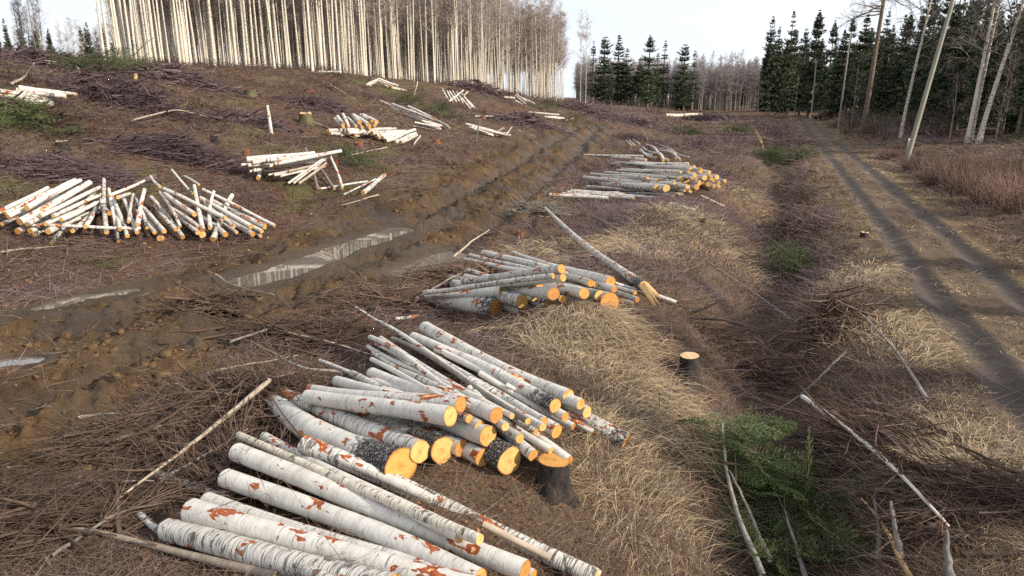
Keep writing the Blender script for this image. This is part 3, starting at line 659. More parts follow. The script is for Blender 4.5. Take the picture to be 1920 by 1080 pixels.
# ------------------------------------------------------------------ stumps and snags
def stump(px, py, r, h, label, mat=BLACKB, cut=CUT, moss=False, jag=0.):
    g = at(px, py); seg = 18; k = 7; t = np.linspace(0, 1, k); th = np.arange(seg) * 2 * math.pi / seg; s = rng.uniform(0, 99)
    T, H = np.meshgrid(t, th, indexing='ij')
    fl = 1 + .55 * (1 - T) ** 3 * (1 + .8 * np.sin(H * 4 + s)) + .12 * (vn(np.cos(H) * 2 + s, np.sin(H) * 2 + T * 3, 8) - .5)
    Z = T * h + (jag * (vn(np.cos(H) * 3 + s, np.sin(H) * 3, 9) - .3)) * T ** 3 - .12 * (1 - T)
    V = np.stack([r * fl * np.cos(H), r * fl * np.sin(H), Z], -1)
    i = np.arange(k - 1)[:, None] * seg; j = np.arange(seg)[None]; j2 = (j + 1) % seg
    F = np.stack([i + j, i + j2, i + seg + j2, i + seg + j], -1).reshape(-1, 4)
    o = obj('stump', None); obj('bark', mesh('bark', V.reshape(-1, 3), [F], [mat], True), o); o.location = g; o.rotation_euler = (rng.normal(0, .05), rng.normal(0, .05), rng.uniform(0, 6))
    rim = V[-1]; c = rim.mean(0); rings = [c[None] + (rim - c) * f for f in (.5, .92, 1.)]
    W = np.concatenate([c[None]] + rings); W[0, 2] -= jag * .2
    qs = [np.stack([1 + a * seg + np.arange(seg), 1 + a * seg + seg + np.arange(seg), 1 + a * seg + seg + (np.arange(seg) + 1) % seg, 1 + a * seg + (np.arange(seg) + 1) % seg], 1) for a in range(2)]
    tri = np.stack([np.zeros(seg, int), 1 + np.arange(seg), 1 + (np.arange(seg) + 1) % seg], 1)
    obj('cut_face', mesh('cut_face', W, [tri, np.concatenate(qs)], [cut], False, {'rad': np.concatenate([[0], np.full(seg, .5), np.full(seg, .92), np.full(seg, 1.)])}), o)
    tag(o, label, 'stump', 'stumps'); return o
stump(1290, 716, .15, .46, 'dark stump with a pale flat top on the bank right of the grass', BLACKB, PALE)
stump(1035, 916, .17, .34, 'black charred-looking stump under the log end of the big-butt pile', BLACKB)
stump(575, 232, .33, .5, 'wide mossy stump on the hillside right of the pale snag', MOSS, PALE, jag=.15)
for (x, y, r, h, lb) in [(462, 290, .2, .32, 'splintered red alder stump behind the middle hillside pile'), (626, 308, .22, .4, 'red-brown stump behind the leaning white log'), (674, 274, .25, .35, 'orange stump below the upper hillside pile'),
                         (40, 208, .3, .3, 'red stump below the logs at the left edge'), (580, 172, .45, .22, 'broad red patch of alder stump high on the slope'), (975, 442, .2, .2, 'rust-red stump at the edge of the mud'),
                         (818, 268, .3, .35, 'red splintered stump right of the upper hillside pile'), (868, 200, .3, .3, 'red stump under the crossed pile'), (905, 222, .3, .3, 'red stump above the splintered heap')]:
    stump(x, y, r * .7, h * .5, lb, REDROT, REDROT, jag=.13)
for (x, y, r, h, lb) in [(403, 266, .15, .25, 'small black stump on the open slope left of the snag'), (118, 276, .2, .2, 'low dark stump on the slope at the far left'), (1620, 445, .12, .15, 'small stump on the road verge'), (1316, 424, .1, .25, 'small dark stump beside the ditch below the bank pile'),
                         (848, 155, .3, .4, 'mossy round stump at the foot of the birch stand'), (340, 208, .3, .35, 'yellow mossy stump on the left slope'), (470, 180, .3, .3, 'low mossy stump below the left end of the stand'), (880, 165, .35, .4, 'large brown stump by the stand edge')]:
    stump(x, y, r, h, lb, MOSS if 'mossy' in lb else BLACKB, PALE, jag=.05)
def snag(px, py, tx, ty, r, label, mat=GREYB, name='snag'):
    a = at(px, py); d = ray(tx, ty); t = a.y / d[1] * 1.0; b = Vector((d[0] * t, d[1] * t, CAMH + d[2] * t)); a.z -= .15
    o = make_log(a, b, r, r * .75, mat, name, 8, knots=False, cut=PALE); return tag(o, label, 'snag', 'standing snags')
snag(509, 250, 501, 197, .09, 'pale broken snag standing on the hillside', BARK)
snag(254, 161, 254, 138, .12, 'short orange broken snag high on the left slope', SPLIT)
snag(776, 178, 783, 152, .07, 'thin crooked pale snag on the crest right of the small pile', BARKW)
snag(359, 160, 372, 147, .14, 'leaning split stub on the upper slope', SPLIT)
snag(891, 268, 900, 222, .05, 'thin bare stem standing by the splintered heap', GREYB)
snag(1040, 268, 972, 244, .07, 'pinkish stake leaning beside the ruts', STRIP)

# ------------------------------------------------------------------ trees
def bare_tree(H, r0, cs, nb, bl, lean=(0, 0), elev=(30, 60), tw=7, fine=3, tr=.011, seg=7, wob=.12, k=12):
    t = np.linspace(0, 1, k); P = np.zeros((1, k, 3))
    P[0, :, 0] = lean[0] * t ** 1.2 + wob * np.cumsum(rng.normal(0, .5, k)) * t * .3; P[0, :, 1] = lean[1] * t ** 1.2 + wob * np.cumsum(rng.normal(0, .5, k)) * t * .3; P[0, :, 2] = t * H
    rr = r0 * (1 - t) ** .75 * (1 + .35 * np.exp(-t * 30)) + .012; P[0, 0, 2] = -.3
    tv, tq = tubes(P, rr[None], seg)
    cm = MB()
    tb = cs + (1 - cs) * rng.random(nb) ** .9
    p0 = np.stack([np.interp(tb, t, P[0, :, i]) for i in range(3)], 1); az = rng.uniform(0, 6.28, nb); el = np.radians(rng.uniform(*elev, nb))
    d = np.stack([np.cos(az) * np.cos(el), np.sin(az) * np.cos(el), np.sin(el)], 1)
    Lb = bl * (.35 + .65 * (1 - (tb - cs) / (1 - cs)) ** .7) * rng.uniform(.6, 1.1, nb)
    B = wander(p0, d, Lb, 5, .13); br = np.interp(tb, t, rr) * .4
    br = np.clip(br, tr * 1.2, .09); v, q = tubes(B, br[:, None] * np.linspace(1, .35, 5)[None], 4 if seg > 7 else 3); cm.add(v, q)
    n2 = nb * tw; bi = rng.integers(0, nb, n2); s = rng.uniform(.2, 1, n2) * 4; i0 = np.minimum(s.astype(int), 3); f = (s - i0)[:, None]
    q0 = B[bi, i0] * (1 - f) + B[bi, i0 + 1] * f; dd = B[bi, i0 + 1] - B[bi, i0]; dd /= np.linalg.norm(dd, axis=1, keepdims=True) + 1e-9
    dd = dd + rng.normal(0, .55, (n2, 3)); L2 = Lb[bi] * rng.uniform(.2, .5, n2)
    Tw = wander(q0, dd, L2, 3, .15, .03); v, q = tubes(Tw, np.full((n2, 3), tr) * np.array([[1, .8, .45]]), 3); cm.add(v, q)
    if fine:
        n3 = n2 * fine; bi = rng.integers(0, n2, n3); f = rng.uniform(.3, 1, n3)[:, None]
        q0 = Tw[bi, 1] * (1 - f) + Tw[bi, 2] * f; dd = Tw[bi, 2] - Tw[bi, 1]; dd /= np.linalg.norm(dd, axis=1, keepdims=True) + 1e-9
        dd = dd + rng.normal(0, .6, (n3, 3)); dd[:, 2] -= .1; L3 = rng.uniform(.25, .6, n3)
        e = q0 + dd * L3[:, None]; sd = np.cross(dd, rng.normal(0, 1, (n3, 3))); sd = sd / (np.linalg.norm(sd, axis=1, keepdims=True) + 1e-9) * tr * .8
        V = np.stack([q0 - sd, q0 + sd, e], 1).reshape(-1, 3); cm.add(V, np.arange(n3 * 3).reshape(-1, 3))
    return (tv, [tq]), cm.arrays()
def spruce(H, cr, z0=.12, nw=34, per=7, dense=12, droop=.5):
    t = np.linspace(0, 1, 6); P = np.zeros((1, 6, 3)); P[0, :, 2] = t * H; P[0, 0, 2] = -.3
    tv, tq = tubes(P, (.016 * H * (1 - t) ** .9 + .012)[None], 7)
    zs = np.repeat(np.sort(z0 + (1 - z0) * rng.random(nw)), per); n = len(zs)
    az = rng.uniform(0, 6.28, n); Lb = cr * .85 * np.clip((1 - zs), 0.01, 1) ** .68 * rng.uniform(.55, 1.15, n) * np.repeat(rng.uniform(.7, 1.12, nw), per) * (.6 + .75 * vn(np.cos(az) * 1.4 + 5 * cr, np.sin(az) * 1.4 + zs * 7, 12)) + .06
    el = np.radians(np.interp(zs, [0, .5, 1], [-24, -8, 30])) + rng.normal(0, .12, n)
    d = np.stack([np.cos(az) * np.cos(el), np.sin(az) * np.cos(el), np.sin(el)], 1)
    p0 = np.zeros((n, 3)); p0[:, 2] = zs * H
    s = np.linspace(0, 1, 5); B = p0[:, None] + d[:, None] * (Lb[:, None] * s[None])[:, :, None]
    B[:, :, 2] += (-.22 * Lb[:, None] * np.sin(s * math.pi)[None] + .10 * Lb[:, None] * s[None] ** 3)
    cm = MB(); v, q = tubes(B, np.full((n, 5), .018) * np.array([[1.2, 1, .8, .6, .3]]), 3); cm.add(v, q)
    m_ = n * dense; bi = rng.integers(0, n, m_); f = rng.uniform(.12, 1, m_) ** .8
    i0 = np.minimum((f * 4).astype(int), 3); g = (f * 4 - i0)[:, None]; q0 = B[bi, i0] * (1 - g) + B[bi, i0 + 1] * g
    sgn = rng.choice([-1, 1], m_); tang = d[bi]; lat = np.stack([-np.sin(az[bi]), np.cos(az[bi]), np.zeros(m_)], 1) * sgn[:, None]
    dr = lat * rng.uniform(.4, 1, (m_, 1)) + tang * rng.uniform(.3, .9, (m_, 1)); dr[:, 2] -= rng.uniform(.1, 1.2, m_) * droop
    dr /= np.linalg.norm(dr, axis=1, keepdims=True); L2 = (.08 + .3 * Lb[bi] * (1 - .6 * f)) * rng.uniform(.6, 1.2, m_)
    wv = np.cross(dr, rng.normal(0, 1, (m_, 3))); wv /= np.linalg.norm(wv, axis=1, keepdims=True) + 1e-9; wv *= (L2 * .2 + .02)[:, None]
    mid = q0 + dr * (L2 * .45)[:, None]; e = q0 + dr * L2[:, None]; e[:, 2] -= .06 * L2
    V = np.stack([q0, mid - wv, e, mid + wv], 1).reshape(-1, 3); cm.add(V, np.arange(m_ * 4).reshape(-1, 4))
    return (tv, [tq]), cm.arrays()
def variant(name, tc_, tm, cmat):
    (tv, tf), (cv, cf) = tc_
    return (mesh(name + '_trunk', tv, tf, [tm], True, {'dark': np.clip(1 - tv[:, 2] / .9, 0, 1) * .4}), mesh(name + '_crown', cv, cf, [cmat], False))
def tree(name, var, loc, label, cat, group, rz=None, s=1., sz=None):
    r = obj(name, None); r.location = loc; r.rotation_euler = (0, 0, rng.uniform(0, 6.28) if rz is None else rz); r.scale = (s, s, s if sz is None else sz)
    obj('trunk', var[0], r); obj('crown', var[1], r); return tag(r, label, cat, group)
def gz(x, y): return Vector((x, y, tz(x, y) - .05))
def spot(px, Y):
    """a ground point seen in column px at ground distance Y"""
    z = tz((px - 960) / FPX * Y * .97, Y); zc = Y * math.cos(PITCH) - (z - CAMH) * math.sin(PITCH); return gz((px - 960) / FPX * zc, Y)
def height_to(px, py, loc):
    d = ray(px, py); return CAMH + d[2] * loc.y / d[1] - loc.z

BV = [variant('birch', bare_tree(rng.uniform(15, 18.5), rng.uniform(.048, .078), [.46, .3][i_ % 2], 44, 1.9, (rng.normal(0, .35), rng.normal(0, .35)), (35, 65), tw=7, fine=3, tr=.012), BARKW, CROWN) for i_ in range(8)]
GV = [variant('grey', bare_tree(rng.uniform(13, 16), rng.uniform(.08, .11), .35, 46, 2.0, (rng.normal(0, .3), rng.normal(0, .3)), (35, 65), tw=7, fine=3, tr=.014, seg=6), GREYB, CROWNG) for _ in range(5)]
SV = [variant('spruce', spruce(16, rng.uniform(2.7, 3.4), z0, 50, 8, 26), PINEB, SPR) for z0 in (.06, .1, .16, .22, .12)]
SO = [variant('spruce_open', spruce(16, rng.uniform(1.9, 2.4),   .2, 36, 7, 16), PINEB, SPR) for _ in range(2)]

# dense birch stand on the rise: the front rows one by one, the depth behind as one mass
cand = []
while len(cand) < 1750:
    p, q = rng.uniform(40, 92), rng.uniform(28, 128)
    p += 1.5 * math.sin(q * .21) * (p < 46)
    x = .9363 * (-(p / .9363) + 4.7) * 1.0; # solve p,q -> x,y
    den = .3511 * .375 + .9363; y = (q - .3511 * (4.7 - p / .9363)) / den; x = 4.7 + .375 * y - p / .9363
    if x < -.535 * y - .5 or math.hypot(x, y) < 30: continue
    if any((x - a) ** 2 + (y - b) ** 2 < .55 for a, b, _, _ in cand[-250:]): continue
    cand.append((x, y, p, q))
cand.sort(key=lambda c: c[2])
front = cand[:285]; back = cand[285:]
ed = sorted([(x, y) for x, y, p, q in front if p < 43], key=lambda c: proj((c[0], c[1], tz(*c)))[0]); EDGE = {c: i + 1 for i, c in enumerate(ed)}
for i, (x, y, p, q) in enumerate(front):
    px = proj((x, y, tz(x, y)))[0]
    zone = [z_ for lim, z_ in ((330, 'at the left end'), (470, 'above the large purple brush heap'), (600, 'above the pale snag'), (720, 'above the upper hillside pile'), (830, 'above the bare slope'), (930, 'above the crossed far pile'), (1010, 'above the low pile'), (9999, 'at the right end')) if px < lim][0]
    lab = 'birch at the very edge of the stand, %s from its left end' % ordn(EDGE[(x, y)]) if (x, y) in EDGE else 'slender birch behind the front trunks of the stand %s' % zone
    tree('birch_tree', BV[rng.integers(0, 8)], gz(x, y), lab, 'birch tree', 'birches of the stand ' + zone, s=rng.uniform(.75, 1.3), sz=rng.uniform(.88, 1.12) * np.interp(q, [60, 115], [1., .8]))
for px, Y, lb in [(196, 41, 'lone thin birch left of the dense stand'), (207, 43, 'second thin birch just left of the dense stand'), (1088, 128, 'pair of pale birch stems right of the dense stand, left one'), (1098, 128, 'pair of pale birch stems right of the dense stand, right one')]:
    tree('birch_tree', BV[rng.integers(0, 8)], spot(px, Y), lb, 'birch tree', 'outlying birches', s=.9)

def scatter(name, pts, rot, scl, idx, variants, label=None, kind='stuff'):
    """one object that instances small shared meshes on its points"""
    n = len(pts); me = bpy.data.meshes.new(name); me.vertices.add(n); me.vertices.foreach_set('co', np.asarray(pts, np.float32).ravel())
    for k, t_, dat, fld in (('rot', 'FLOAT_VECTOR', rot, 'vector'), ('scl', 'FLOAT', scl, 'value'), ('idx', 'INT', idx, 'value')):
        a = me.attributes.new(k, t_, 'POINT'); a.data.foreach_set(fld, np.asarray(dat, np.int32 if t_ == 'INT' else np.float32).ravel())
    o = obj(name, me); col = bpy.data.collections.new(name + '_pieces')
    for i, (nm, m_) in enumerate(variants): col.objects.link(bpy.data.objects.new('%s_piece_%02d' % (name, i), m_))
    g = bpy.data.node_groups.new(name, 'GeometryNodeTree'); g.interface.new_socket('Geometry', in_out='INPUT', socket_type='NodeSocketGeometry'); g.interface.new_socket('Geometry', in_out='OUTPUT', socket_type='NodeSocketGeometry')
    N = g.nodes.new; gi, go = N('NodeGroupInput'), N('NodeGroupOutput'); ip = N('GeometryNodeInstanceOnPoints'); ci = N('GeometryNodeCollectionInfo')
    ci.inputs['Collection'].default_value = col; ci.inputs['Separate Children'].default_value = True; ci.inputs['Reset Children'].default_value = True
    def na_(nm, t_):
        x = N('GeometryNodeInputNamedAttribute'); x.data_type = t_; x.inputs['Name'].default_value = nm; return x.outputs['Attribute']
    e2r = N('FunctionNodeEulerToRotation'); g.links.new(na_('rot', 'FLOAT_VECTOR'), e2r.inputs[0])
    g.links.new(gi.outputs[0], ip.inputs['Points']); g.links.new(ci.outputs[0], ip.inputs['Instance']); ip.inputs['Pick Instance'].default_value = True
    g.links.new(na_('idx', 'INT'), ip.inputs['Instance Index']); g.links.new(e2r.outputs[0], ip.inputs['Rotation']); g.links.new(na_('scl', 'FLOAT'), ip.inputs['Scale']); g.links.new(ip.outputs[0], go.inputs[0])
    md = o.modifiers.new('scatter', 'NODES'); md.node_group = g
    return tag(o, label, kind=kind)
def joinv(var):   # trunk + crown of a variant as one two-material mesh for the masses behind
    a, b = var; me = bpy.data.meshes.new('tree_piece'); na_, nb_ = len(a.vertices), len(b.vertices)
    V = np.zeros((na_ + nb_) * 3, np.float32); t1 = np.zeros(na_ * 3, np.float32); a.vertices.foreach_get('co', t1); t2 = np.zeros(nb_ * 3, np.float32); b.vertices.foreach_get('co', t2)
    V[:na_ * 3] = t1; V[na_ * 3:] = t2; F = {}
    for me_, off in ((a, 0), (b, na_)):
        for p_ in me_.polygons: F.setdefault((len(p_.vertices), off > 0), []).append([v + off for v in p_.vertices])
    keys = list(F); m_ = mesh('tree_piece', V.reshape(-1, 3), [F[k_] for k_ in keys], [a.materials[0], b.materials[0]], False)
    mi = np.concatenate([np.full(len(F[k_]), int(k_[1]), np.int32) for k_ in keys]); m_.polygons.foreach_set('material_index', mi); return m_
def mass(name, pos, vars_, label, s=(.85, 1.15)):
    P = np.array([[x, y, 0] for x, y in pos], float); P[:, 2] = terrain(P[:, 0], P[:, 1]) - .05; n = len(P)
    scatter(name, P, np.c_[np.zeros((n, 2)), rng.uniform(0, 6.28, n)], rng.uniform(*s, n), rng.integers(0, len(vars_), n), [('', joinv(v)) for v in vars_], label)
mass('birch_stand', [(x, y) for x, y, p, q in back], [BV[1], BV[3], BV[5], BV[7]], 'mass of birch trunks and bare crowns deep inside the stand', (.72, .92))

# far edge of the clearing: spruces among bare grey trees
for px, top, Y, k, lb in [(1130, 64, 176, 0, 'broad dark spruce, tallest left of the far group'), (1156, 66, 180, 1, 'dark spruce beside the broad one in the far group'), (1172, 91, 186, 2, 'narrow spruce on the right of the left far pair'),
                          (1110, 74, 186, 5, 'thin see-through spruce at the left of the far group'), (1197, 108, 178, 3, 'low dark spruce in the middle of the far group'), (1213, 66, 174, 4, 'tall pointed spruce in the middle of the far group'),
                          (1241, 76, 182, 6, 'thin-crowned spruce right of the pointed one'), (1229, 100, 188, 2, 'small spruce behind the thin-crowned one'), (1278, 78, 178, 0, 'spruce with bent top at the right of the far group'), (1296, 95, 190, 6, 'sparse pale spruce at the right end of the far group'),
                          (1143, 146, 168, 1, 'young green spruce in front of the far group'), (1235, 165, 170, 2, 'small young spruce below the thin-crowned one'), (1281, 150, 168, 3, 'dark young spruce at the foot of the bent one'), (1022, 42, 135, 6, 'brownish spruce among the right end birches'), (1376, 112, 215, 5, 'lone spruce tip among the bare grey trees'), (258, 45, 62, 1, 'spruce half hidden behind the left end birches'), (1392, 150, 205, 2, 'dark young spruce left of the spruce wood')]:
    lc = spot(px, Y); h = height_to(px, top, lc); v = (SV + SO)[k]; s = h / 16.; tree('spruce_tree', v, lc, lb, 'spruce', 'spruces along the far edge', s=s * 1.55, sz=s)
n = 0
pos2 = []
for i in range(1500):
    px, Y = rng.uniform(1080, 1440), 192 + 150 * rng.random() ** 1.6
    lc = spot(px, Y)
    if n < 180 and Y < 236:
        top = 118 + rng.uniform(-14, 22) if px > 1290 else 140 + rng.uniform(-20, 20)
        h = height_to(px, top, lc); v = GV[rng.integers(0, 5)]
        side = 'right half' if px > 1290 else 'left half'
        tree('grey_tree', v, lc, 'thin bare grey tree in the %s of the far wood edge' % side, 'bare tree', 'bare grey trees, %s of the far edge' % side, s=rng.uniform(.8, 1.1), sz=h / 14.5); n += 1
    else: pos2.append((lc.x, lc.y))
mass('far_wood', pos2, GV[:3], 'mass of bare grey trees behind the far edge of the clearing', (.6, .8))
# distant wood behind the left crest
for i in range(70):
    px = rng.uniform(-30, 225); Y = rng.uniform(100, 150); lc = spot(px, Y); top = rng.uniform(38, 66) if px > 40 else rng.uniform(34, 64)
    sp_ = rng.random() < .5; h = max(4, height_to(px, top, lc))
    if sp_: tree('spruce_tree', SV[rng.integers(0, 5)], lc, 'small distant spruce behind the crest at the far left', 'spruce', 'distant spruces behind the left crest', s=h / 16 * .9, sz=h / 16)
    else: tree('grey_tree', BV[rng.integers(0, 8)], lc, 'small distant bare tree behind the crest at the far left', 'bare tree', 'distant bare trees behind the left crest', s=h / 17, sz=h / 17)

# spruce wood right of the road
def edge(px, extra=0.):
    for Y in np.arange(30, 175, .5):
        x = (px - 960) / FPX * Y * .965; p, q = pq(x, Y)
        if p < np.interp(q, [40, 80, 120, 150], [-13, -8, -6, 5]) - extra: return spot(px, float(Y))
    return spot(px, 165.)
SLB = ['at the far end of the road', 'above the rusty car', 'behind the big brown trunk', 'behind the leaning pole', 'behind the twin birches']
tops = [(1432, 95), (1452, 74), (1475, 55), (1497, 80), (1515, 18), (1545, 38), (1565, 58), (1583, 80), (1603, 28), (1622, 60), (1650, 48), (1680, 22), (1705, 35), (1735, 60), (1758, 8), (1790, 8), (1815, 40), (1838, 20), (1870, 0), (1905, 10), (1935, -10), (1970, -30)]
for i, (px, top) in enumerate(tops):
    lc = edge(px, rng.uniform(0, 4)); h = height_to(px, top, lc); sec = SLB[0 if px < 1510 else 1 if px < 1580 else 2 if px < 1670 else 3 if px < 1800 else 4]
    tree('spruce_tree', SV[2 + i % 3] if i % 2 else SV[i % 5], lc, 'front-row spruce %s, %s from left along the wood' % (sec, ordn(i + 1)), 'spruce', 'front row spruces %s' % sec, s=h / 16 * rng.uniform(1., 1.25), sz=h / 16)
sp2 = []
for i in range(230):
    px = rng.uniform(1425, 2050); lc = edge(px, rng.uniform(3, 30)); top = rng.uniform(20, 130); h = np.clip(height_to(px, top, lc), 5, 24)
    if i < 90:
        sec = SLB[0 if px < 1510 else 1 if px < 1580 else 2 if px < 1670 else 3 if px < 1800 else 4]
        tree('spruce_tree', SV[rng.integers(0, 5)], lc, 'dark spruce deeper in the wood %s' % sec, 'spruce', 'inner spruces %s' % sec, s=h / 16 * rng.uniform(.85, 1.05), sz=h / 16)
    else: sp2.append((lc.x, lc.y))
mass('spruce_wood', sp2, SV[:3], 'mass of dark spruces deep inside the wood', (.6, 1.0))
# shade trees standing right of the road, beyond the frame
for x, y, s in [(13.5, 2.0, .46), (16.5, 4.6, .52), (20.5, 7.5, .55), (12.5, -1.5, .42), (24, 10.5, .6)]:
    tree('spruce_tree', SV[rng.integers(0, 5)], gz(x, y), 'spruce beside the road right of the view', 'spruce', 'roadside spruces right of the view', s=s)

# single trees along the right of the road
def custom(name, px, py, H, r, cs, nb, bl, lean, label, cat, tm, cm_, **kw):
    lc = at(px, py); v = variant(name, bare_tree(H, r, cs, nb, bl, lean, **kw), tm, cm_); lc.z -= .05
    return tree(name, v, lc, label, cat, 'single trees right of the road', rz=0)
pt = custom('larch_tree', 1618, 250, 24, .27, .42, 46, 4.2, (.6, 0), 'big brown-barked conifer with drooping bare branches beside the road', 'conifer', PINEB, SPRL, elev=(-25, 10), tw=12, fine=3, tr=.018, seg=12, k=14)
custom('birch_tree', 1688, 258, 15, .14, .3, 34, 3.2, (1.2, 0), 'single birch between the big brown conifer and the leaning pole', 'birch tree', BARKW, GTWIG, tr=.015, seg=10)
custom('birch_tree', 1813, 268, 16, .14, .3, 40, 3.6, (.5, 0), 'left stem of the birch clump behind the red shrubs', 'birch tree', BARKW, GTWIG, tr=.015, seg=10)
custom('birch_tree', 1820, 267, 15, .11, .35, 30, 3.0, (.9, .5), 'thinner middle stem of the birch clump behind the red shrubs', 'birch tree', BARKW, GTWIG, tr=.015, seg=10)
custom('birch_tree', 1834, 269, 16, .165, .3, 44, 4.0, (2.6, 0), 'right stem of the birch clump leaning right behind the red shrubs', 'birch tree', BARKW, GTWIG, tr=.015, seg=10)
for px, py, H, lb in [(1595, 246, 8, 'slender grey sapling left of the big brown conifer'), (1780, 268, 5, 'bare sapling between the leaning pole and the birch clump'), (1866, 262, 6, 'left of two thin saplings at the right edge'), (1878, 262, 6.5, 'right of two thin saplings at the right edge'), (1752, 232, 9, 'thin leaning grey stem at the dark wood edge'), (1420, 212, 9, 'bare sapling at the bend of the far road')]:
    custom('sapling', px, py, H, .05, .2, 26, 1.6, (rng.normal(0, .3), 0), lb, 'sapling', GREYB, GTWIG, tr=.010, tw=5)
for i in range(16):
    px = rng.uniform(60, 120) if i > 11 else rng.uniform(45, 100); lc = spot(px, rng.uniform(46, 56)); v = GV[0]
    if i < 8: tree('sapling', GV[i % 5], lc, 'thin bare sapling in the clump on the left crest', 'sapling', 'sapling clump on the left crest', s=.32, sz=.3)
def shrub(px, py, n, H, W, label, mat=REDT, name='willow_shrub', th=.008):
    lc = at(px, py); r_ = obj(name, None); r_.location = lc
    a = rng.uniform(0, 6.28, n); rr = W * np.sqrt(rng.random(n)) * .6; p0 = np.stack([rr * np.cos(a), rr * np.sin(a), np.full(n, -.05)], 1)
    d = np.stack([np.cos(a) * rr / W * .9, np.sin(a) * rr / W * .9, np.ones(n)], 1) + rng.normal(0, .15, (n, 3)); Lh = H * rng.uniform(.5, 1.1, n)
    B = wander(p0, d, Lh, 5, .1); v, q = tubes(B, np.full((n, 5), th) * np.array([[1.3, 1, .8, .6, .3]]), 3); tag(MB().add(v, q).build('stems', mat, r_, False), kind='stuff')
    n2 = n * 5; bi = rng.integers(0, n, n2); k = rng.integers(1, 4, n2); dd = B[bi, k + 1] - B[bi, k]; dd = dd / (np.linalg.norm(dd, axis=1, keepdims=True) + 1e-9) + rng.normal(0, .45, (n2, 3))
    v, q = spikes(B[bi, k], dd, Lh[bi] * rng.uniform(.15, .4, n2), th * .6); tag(MB().add(v, q).build('twigs', mat, r_, False), kind='stuff')
    return tag(r_, label, 'shrub', 'bare shrubs')
for px, py, H, W, lb in [(1725, 318, 1.0, 1.4, 'red-brown willow shrub at the foot of the leaning pole'), (1770, 345, 1.25, 1.5, 'red-brown willow shrub second from the leaning pole'), (1822, 362, 1.35, 1.5, 'dense red-brown willow shrub in the middle of the roadside thicket'), (1872, 378, 1.4, 1.5, 'dark red willow shrub near the right edge'), (1920, 392, 1.4, 1.5, 'red willow shrub cut by the right edge'),
                         (1800, 318, 1.0, 1.6, 'paler red willow shrub behind the roadside thicket'), (1862, 328, 1.1, 1.6, 'paler willow shrub behind the dark red one'), (1915, 338, 1.1, 1.6, 'pale willow shrub at the back by the right edge'), (1665, 296, .7, 1., 'low sparse shrub left of the leaning pole')]:
    shrub(px, py, 330, H, W, lb)
for i, px in enumerate(np.sort(rng.uniform(1580, 1915, 22))):
    lc_y = rng.uniform(228, 262)
    shrub(px, lc_y, 45, rng.uniform(1.5, 3.2), 1.2, 'bare brown bush at the spruce wood edge, %s from the left' % ordn(i + 1), GTWIG if i % 2 else TWIG, 'bush', .014)
    
# ------------------------------------------------------------------ poles, car wreck, marker
def pole(px, py, tx, ty, r, label, ins=True):
    a = at(px, py); d = ray(tx, ty); t = a.y / d[1]; b = Vector((d[0] * t, d[1] * t, CAMH + d[2] * t)); ax = b - a
    o = obj('utility_pole', None); o.location = a; o.rotation_mode = 'QUATERNION'; o.rotation_quaternion = ax.to_track_quat('Z', 'Y'); Ln = ax.length
    k = 8; t_ = np.linspace(0, 1, k); P = np.zeros((1, k, 3)); P[0, :, 2] = t_ * Ln; P[0, 0, 2] = -.4
    P = np.concatenate([P, P[:, -1:]], 1); P[0, -1, 2] += .004
    v, q = tubes(P, np.append(r * (1 - .35 * t_), .001)[None], 12); MB().add(v, q).build('shaft', POLEW, o)
    for s in (-1, 1):
        P = np.array([[[0, 0, Ln * .965 - .15 * (s > 0)], [s * .16, 0, Ln * .965 - .15 * (s > 0)], [s * .2, 0, Ln * .965 + .1 - .15 * (s > 0)]]]); v, q = tubes(P, np.full((1, 3), .014), 5); hk = MB().add(v, q).build('hook', DARKM, o)
        P = np.array([[[s * .2, 0, Ln * .965 + z - .15 * (s > 0)] for z in (.07, .1, .13, .17, .19)]]); v, q = tubes(P, np.array([[.02, .05, .03, .05, .01]]), 8); MB().add(v, q).build('insulator', CERAM, hk)
    tag(o, label, 'utility pole', 'utility poles along the road'); return b
tp = [pole(1489, 219, 1498, 143, .12, 'farthest thin utility pole beside the road'), pole(1520, 229, 1531, 113, .13, 'utility pole beside the rusty car'), pole(1571, 246, 1595, 62, .12, 'dark thin utility pole left of the big brown conifer'), pole(1697, 310, 1796, -30, .155, 'thick grey utility pole leaning strongly to the right')]
for i, (a, b) in enumerate([(tp[0], tp[1]), (tp[1], tp[2]), (tp[2], tp[3]), (tp[3], tp[3] + Vector((14, -26, 1)))]):
    t_ = np.linspace(0, 1, 14); P = np.array([[list(a.lerp(b, f) + Vector((0, 0, -.1 - 2.2 * f * (1 - f)))) for f in t_]]); v, q = tubes(P, np.full((1, 14), .012), 4)
    tag(MB().add(v, q).build('power_line', WIRE), ['sagging wire between the two farthest poles', 'sagging wire right of the pole by the car', 'sagging wire reaching the leaning pole', 'wire leaving the leaning pole to the right'][i], 'wire', 'power lines')
a = at(1701, 286); v, q = tubes(np.array([[[0, 0, -.2], [0, 0, .85], [0, 0, .95], [0, 0, .955]]]), np.array([[.05, .05, .045, .001]]), 8); o = MB().add(v, q).build('marker_post', WHITEP, loc=a); tag(o, 'white marker post beside the leaning utility pole', 'post')
